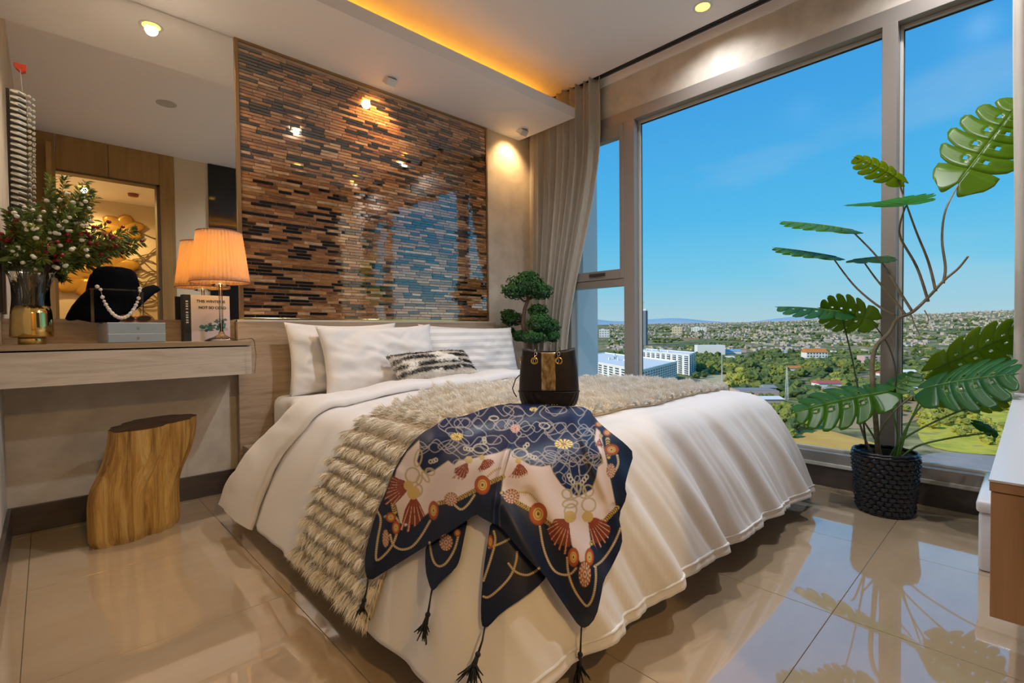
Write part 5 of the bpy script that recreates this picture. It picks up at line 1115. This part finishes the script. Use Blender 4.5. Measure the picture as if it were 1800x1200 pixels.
def tree(px_, py_, R, kind, where):
    p = gp(px_, py_)
    if not free(p, R*.95): return
    key = (random.randrange(6), kind)
    if key not in CMs: CMs[key] = crowns[key[0]].copy(); CMs[key].materials.append(TG[kind])
    e = thing('tree', ('dark green', 'mid green', 'light green', 'yellow-green')[kind]+' leafy tree '+where, 'tree', (p.x, p.y, GZ), ('dark', 'mid green', 'light green', 'yellow-green')[kind]+' trees '+where)
    s = R*random.uniform(.8, 1.2)
    TREES.append((e, s*crad[key[0]]))
    for nm, me in (('crown', CMs[key]), ('trunk', tkm)):
        o = bpy.data.objects.new(nm, me); COL.objects.link(o); o.parent = e; o.scale = (s, s, s*random.uniform(.85, 1.15)); o.rotation_euler.z = random.uniform(0, 6.3)
clus = [(1380,740,30,10,40,2,5.0, 'beside the bare yellow ground'), (1330,735,25,8,14,2,5.0, 'near the low pink walled house'), (1390,760,16,6,10,1,5.0, 'at the edge of the bare yellow ground'), (1290,670,18,20,30,3,6.5, 'around the slim lattice mast'), (1350,660,40,14,40,1,6.5, 'behind the broad lattice pylon'), (1430,655,45,10,40,1,7, 'below the white hall with the orange roof'), (1360,632,50,8,34,0,8, 'in front of the long white warehouse'), (1250,645,35,8,24,2,7, 'beside the balconied apartment block'), (1500,650,40,10,20,1,7, 'behind the tall plant stems'), (1480,668,30,8,14,2,6, 'by the red roofed house'), (1690,720,70,26,60,3,3.4, 'on the yellow-green field'), (1740,760,50,18,30,3,2.6, 'on the far end of the yellow-green field'), (1640,740,25,10,12,2,4.6, 'at the edge of the yellow-green field'), (1700,650,60,12,30,1,7, 'beyond the yellow-green field'), (1650,625,40,8,16,1,8, 'on the slope under the hillside town'), (1620,660,25,10,12,2,6, 'behind the sandy terrace block'), (1230,660,20,6,10,0,6.5, 'beside the long white apartment block')]
for (x, y, sx, sy, n, kd, R, where) in clus:
    for k in range(n):
        xx, yy = random.gauss(x, sx*.6), random.gauss(y, sy*.6)
        if 1040 < xx < 1830: tree(xx, max(605, yy), R*random.uniform(.6, 1.15), min(3, max(0, kd+random.choice((-1, 0, 0, 1)))), where)
ico = bmesh.new(); bmesh.ops.create_icosphere(ico, subdivisions=1, radius=1); iv = np.array([v.co[:] for v in ico.verts]); ico.verts.index_update(); ifc = [[v.index for v in f.verts] for f in ico.faces]; ico.free()
def bulk(name, label, cat, spots, mts, kinds):
    mb = MB()
    for (p, R, mi) in spots:
        mb.put(iv*np.array([R, R, R*.7])*(1+rng.normal(0, .24, (len(iv), 1)))+np.array([p.x, p.y, p.z+R*.6]), ifc, mi)
    o = mb.build(name, mts, None, False); setp(o, label, cat, None, 'stuff')
def far(r, th): z = hgt(r, th); return Vector((r*math.cos(th), r*math.sin(th), z))
sp = []
for k in range(9000):
    r = random.choice((random.uniform(520, 1300), random.uniform(900, 2600), random.uniform(2000, 5000))); th = random.uniform(-.05, .62)
    if nz3(r*.004*math.cos(th)*1.2, r*.004*math.sin(th)*1.2, 5) < (-.02 if r < 1500 else .12) : continue
    sp.append((far(r, th), random.uniform(3, 5.5)*(1+r/3500), random.choice((0, 0, 1, 1, 2))))
for k in range(900):
    r = random.uniform(170, 560); th = random.uniform(.32, .75)
    if nz3(r*.008*math.cos(th), r*.008*math.sin(th), 5) < -.08: continue
    q = far(r, th); x_, y_ = proj(q)
    if 1120 < x_ < 1250 and y_ < 700 or x_ < 1200 and r > 380: continue
    sp.append((q, random.uniform(2.2, 4.2), random.choice((0, 1, 1, 2))))
# --- small houses: the nearer ones as things, the far town as stuff
kinds = [('w', 'o', 'small white house with an orange roof on the plain'), ('w', 'r', 'small white house with a red roof on the plain'), ('w', 'w', 'small white house with a white roof on the plain'), ('p', 'k', 'small pinkish house with a grey roof on the plain'), ('w', 'b', 'small white house with a blue roof on the plain'), ('c', 'p', 'small cream house with a pink roof on the plain')]
for k in range(170):
    x = random.uniform(1060, 1790); y = 590+110*random.random()**1.9
    if 1100 < x < 1235 and y > 598: continue
    if not free(gp(x, y), 13): continue
    wc, rc, lab = random.choice(kinds); s = (gp(x, y)-CAM).dot(fw)/F; wd = random.uniform(10, 20)/s; house(lab, x, x+wd, y, random.uniform(5, 9)/s, wc, rc, random.random() < .3, random.uniform(.6, 1.2), lab+' group', name='house', cat='house')
OBS = []; OWN = []
for o_ in COL.objects:
    if o_.get('category') in ('building', 'house'):
        for c_ in o_.children:
            if c_.name.split('.')[0] in ('walls', 'frame'): nb_ = len(c_.data.vertices)//2; OBS.append(np.array([(v.co.x+o_.location.x, v.co.y+o_.location.y) for v in c_.data.vertices[:nb_]])); OWN.append(o_)
def clear(X, Y, poly):     # distance from points to a footprint (negative inside) and the way out
    d, _ = dseg(X, Y, [tuple(q) for q in poly], True); return np.where(inside([tuple(q) for q in poly], X, Y), -d, d)
for i, (poly, o_) in enumerate(zip(OBS, OWN)):      # small houses step aside from the larger buildings
    if o_['category'] != 'house': continue
    for it in range(25):
        hit = False
        for q, o2 in zip(OBS, OWN):
            if o2['category'] == 'house': continue
            c_ = OBS[i].mean(0); r_ = np.linalg.norm(OBS[i]-c_, axis=1).max()
            if np.hypot(*(c_-q.mean(0))) > 250 or clear(c_[:1], c_[1:], q)[0] > r_+2: continue
            v_ = c_-q.mean(0); v_ = v_/np.linalg.norm(v_)*6; OBS[i] = OBS[i]+v_; o_.location.x += float(v_[0]); o_.location.y += float(v_[1]); hit = True
        if not hit: break
tp = np.array([e.location[:2] for e, _ in TREES]); tr_ = np.array([q for _, q in TREES])
for it in range(40):
    dx = tp[:, None]-tp[None]; dd_ = np.hypot(dx[..., 0], dx[..., 1])+1e-6; need = .93*(tr_[:, None]+tr_[None])-dd_; np.fill_diagonal(need, 0)
    mv = (np.clip(need, 0, None)/dd_)[..., None]*dx*.3; tp = tp+mv.sum(1)
    for poly in OBS:
        c_ = poly.mean(0); k = np.hypot(*(tp-c_).T) < 200
        if not k.any(): continue
        d_ = clear(tp[k, 0], tp[k, 1], poly); sh = np.clip(tr_[k]*1.4+2-d_, 0, None); v_ = tp[k]-c_; v_ /= np.linalg.norm(v_, axis=1)[:, None]+1e-9; tp[k] += v_*sh[:, None]*.6
for (e, _), q in zip(TREES, tp): e.location.x, e.location.y = float(q[0]), float(q[1])
def blocked(P, R):
    bad = np.zeros(len(P), bool)
    cs5 = np.array([q.mean(0) for q in OBS]) if len(P) > 1 else OCC5; near = range(len(OBS)) if len(P) > 1 else np.nonzero(np.hypot(*(cs5-P[0]).T) < 200)[0]
    for poly in (OBS[i] for i in near):
        c_ = poly.mean(0); k = np.hypot(*(P-c_).T) < 200
        if k.any(): bad[k] |= clear(P[k, 0], P[k, 1], poly) < R[k]*1.4+1
    return bad
for o_ in COL.objects:
    if o_.get('category') == 'mast': OBS.append(np.array([(o_.location.x+sx*3, o_.location.y+sy*3) for sx, sy in ((-1, -1), (1, -1), (1, 1), (-1, 1))]))
OCC5 = np.array([q.mean(0) for q in OBS]); TOWN = []; ft = MB(); keys = ['w', 'p', 'p', 'p', 'c', 'o', 'r', 'k', 'k', 'w']
for k in range(5000):
    r = 1500+6500*random.random()**1.1; th = random.uniform(-.06, .62)
    if nz3(r*.0012*math.cos(th)*1.2, r*.0012*math.sin(th)*1.2, 9) < -.22: continue
    p = far(r, th); a = random.uniform(0, 3); w5, d5, h5 = random.uniform(7, 16)*(1+r/9000), random.uniform(6, 13), random.choice((3, 4, 5, 6, 7, 12 if r > 2800 else 6)); mi = random.randrange(10)
    if blocked(np.array([[p.x, p.y]]), np.array([max(w5, d5)*.7]))[0]: continue
    TOWN.append((p.x, p.y, max(w5, d5)*.5))
    c, s = math.cos(a), math.sin(a); v = [(p.x+c*i*w5/2-s*j*d5/2, p.y+s*i*w5/2+c*j*d5/2) for i, j in ((-1, -1), (1, -1), (1, 1), (-1, 1))]
    ft.put([(x, y, p.z-3) for x, y in v]+[(x, y, p.z+h5) for x, y in v], [(0, 1, 5, 4), (1, 2, 6, 5), (2, 3, 7, 6), (3, 0, 4, 7)], 0); ft.put([(x, y, p.z+h5) for x, y in v], [(0, 1, 2, 3)], mi)
TOWN = np.array(TOWN)
setp(ft.build('distant_town', [CM[k] if i else CM['t'] for i, k in enumerate(keys)], None), 'far town of low pale and red roofed houses towards the horizon', 'town', None, 'stuff')

# --- woodland last, kept out of the houses, masts, single trees and town blocks
P_ = np.array([(q[0].x, q[0].y) for q in sp]); R_ = np.array([q[1] for q in sp]); bad = blocked(P_, R_)
for q, r_t in zip(tp, tr_): bad |= np.hypot(*(P_-q).T) < r_t*.9+R_*.75
for k in range(0, len(P_), 500): d_ = np.hypot(P_[k:k+500, None, 0]-TOWN[None, :, 0], P_[k:k+500, None, 1]-TOWN[None, :, 1]); bad[k:k+500] |= (d_ < TOWN[None, :, 2]*1.15+.9*R_[k:k+500, None]).any(1)
sp = [q for q, b_ in zip(sp, bad) if not b_]
bulk('woodland', 'dense green woodland spread over the distant plain', 'woodland', sp, TG[:3], None)
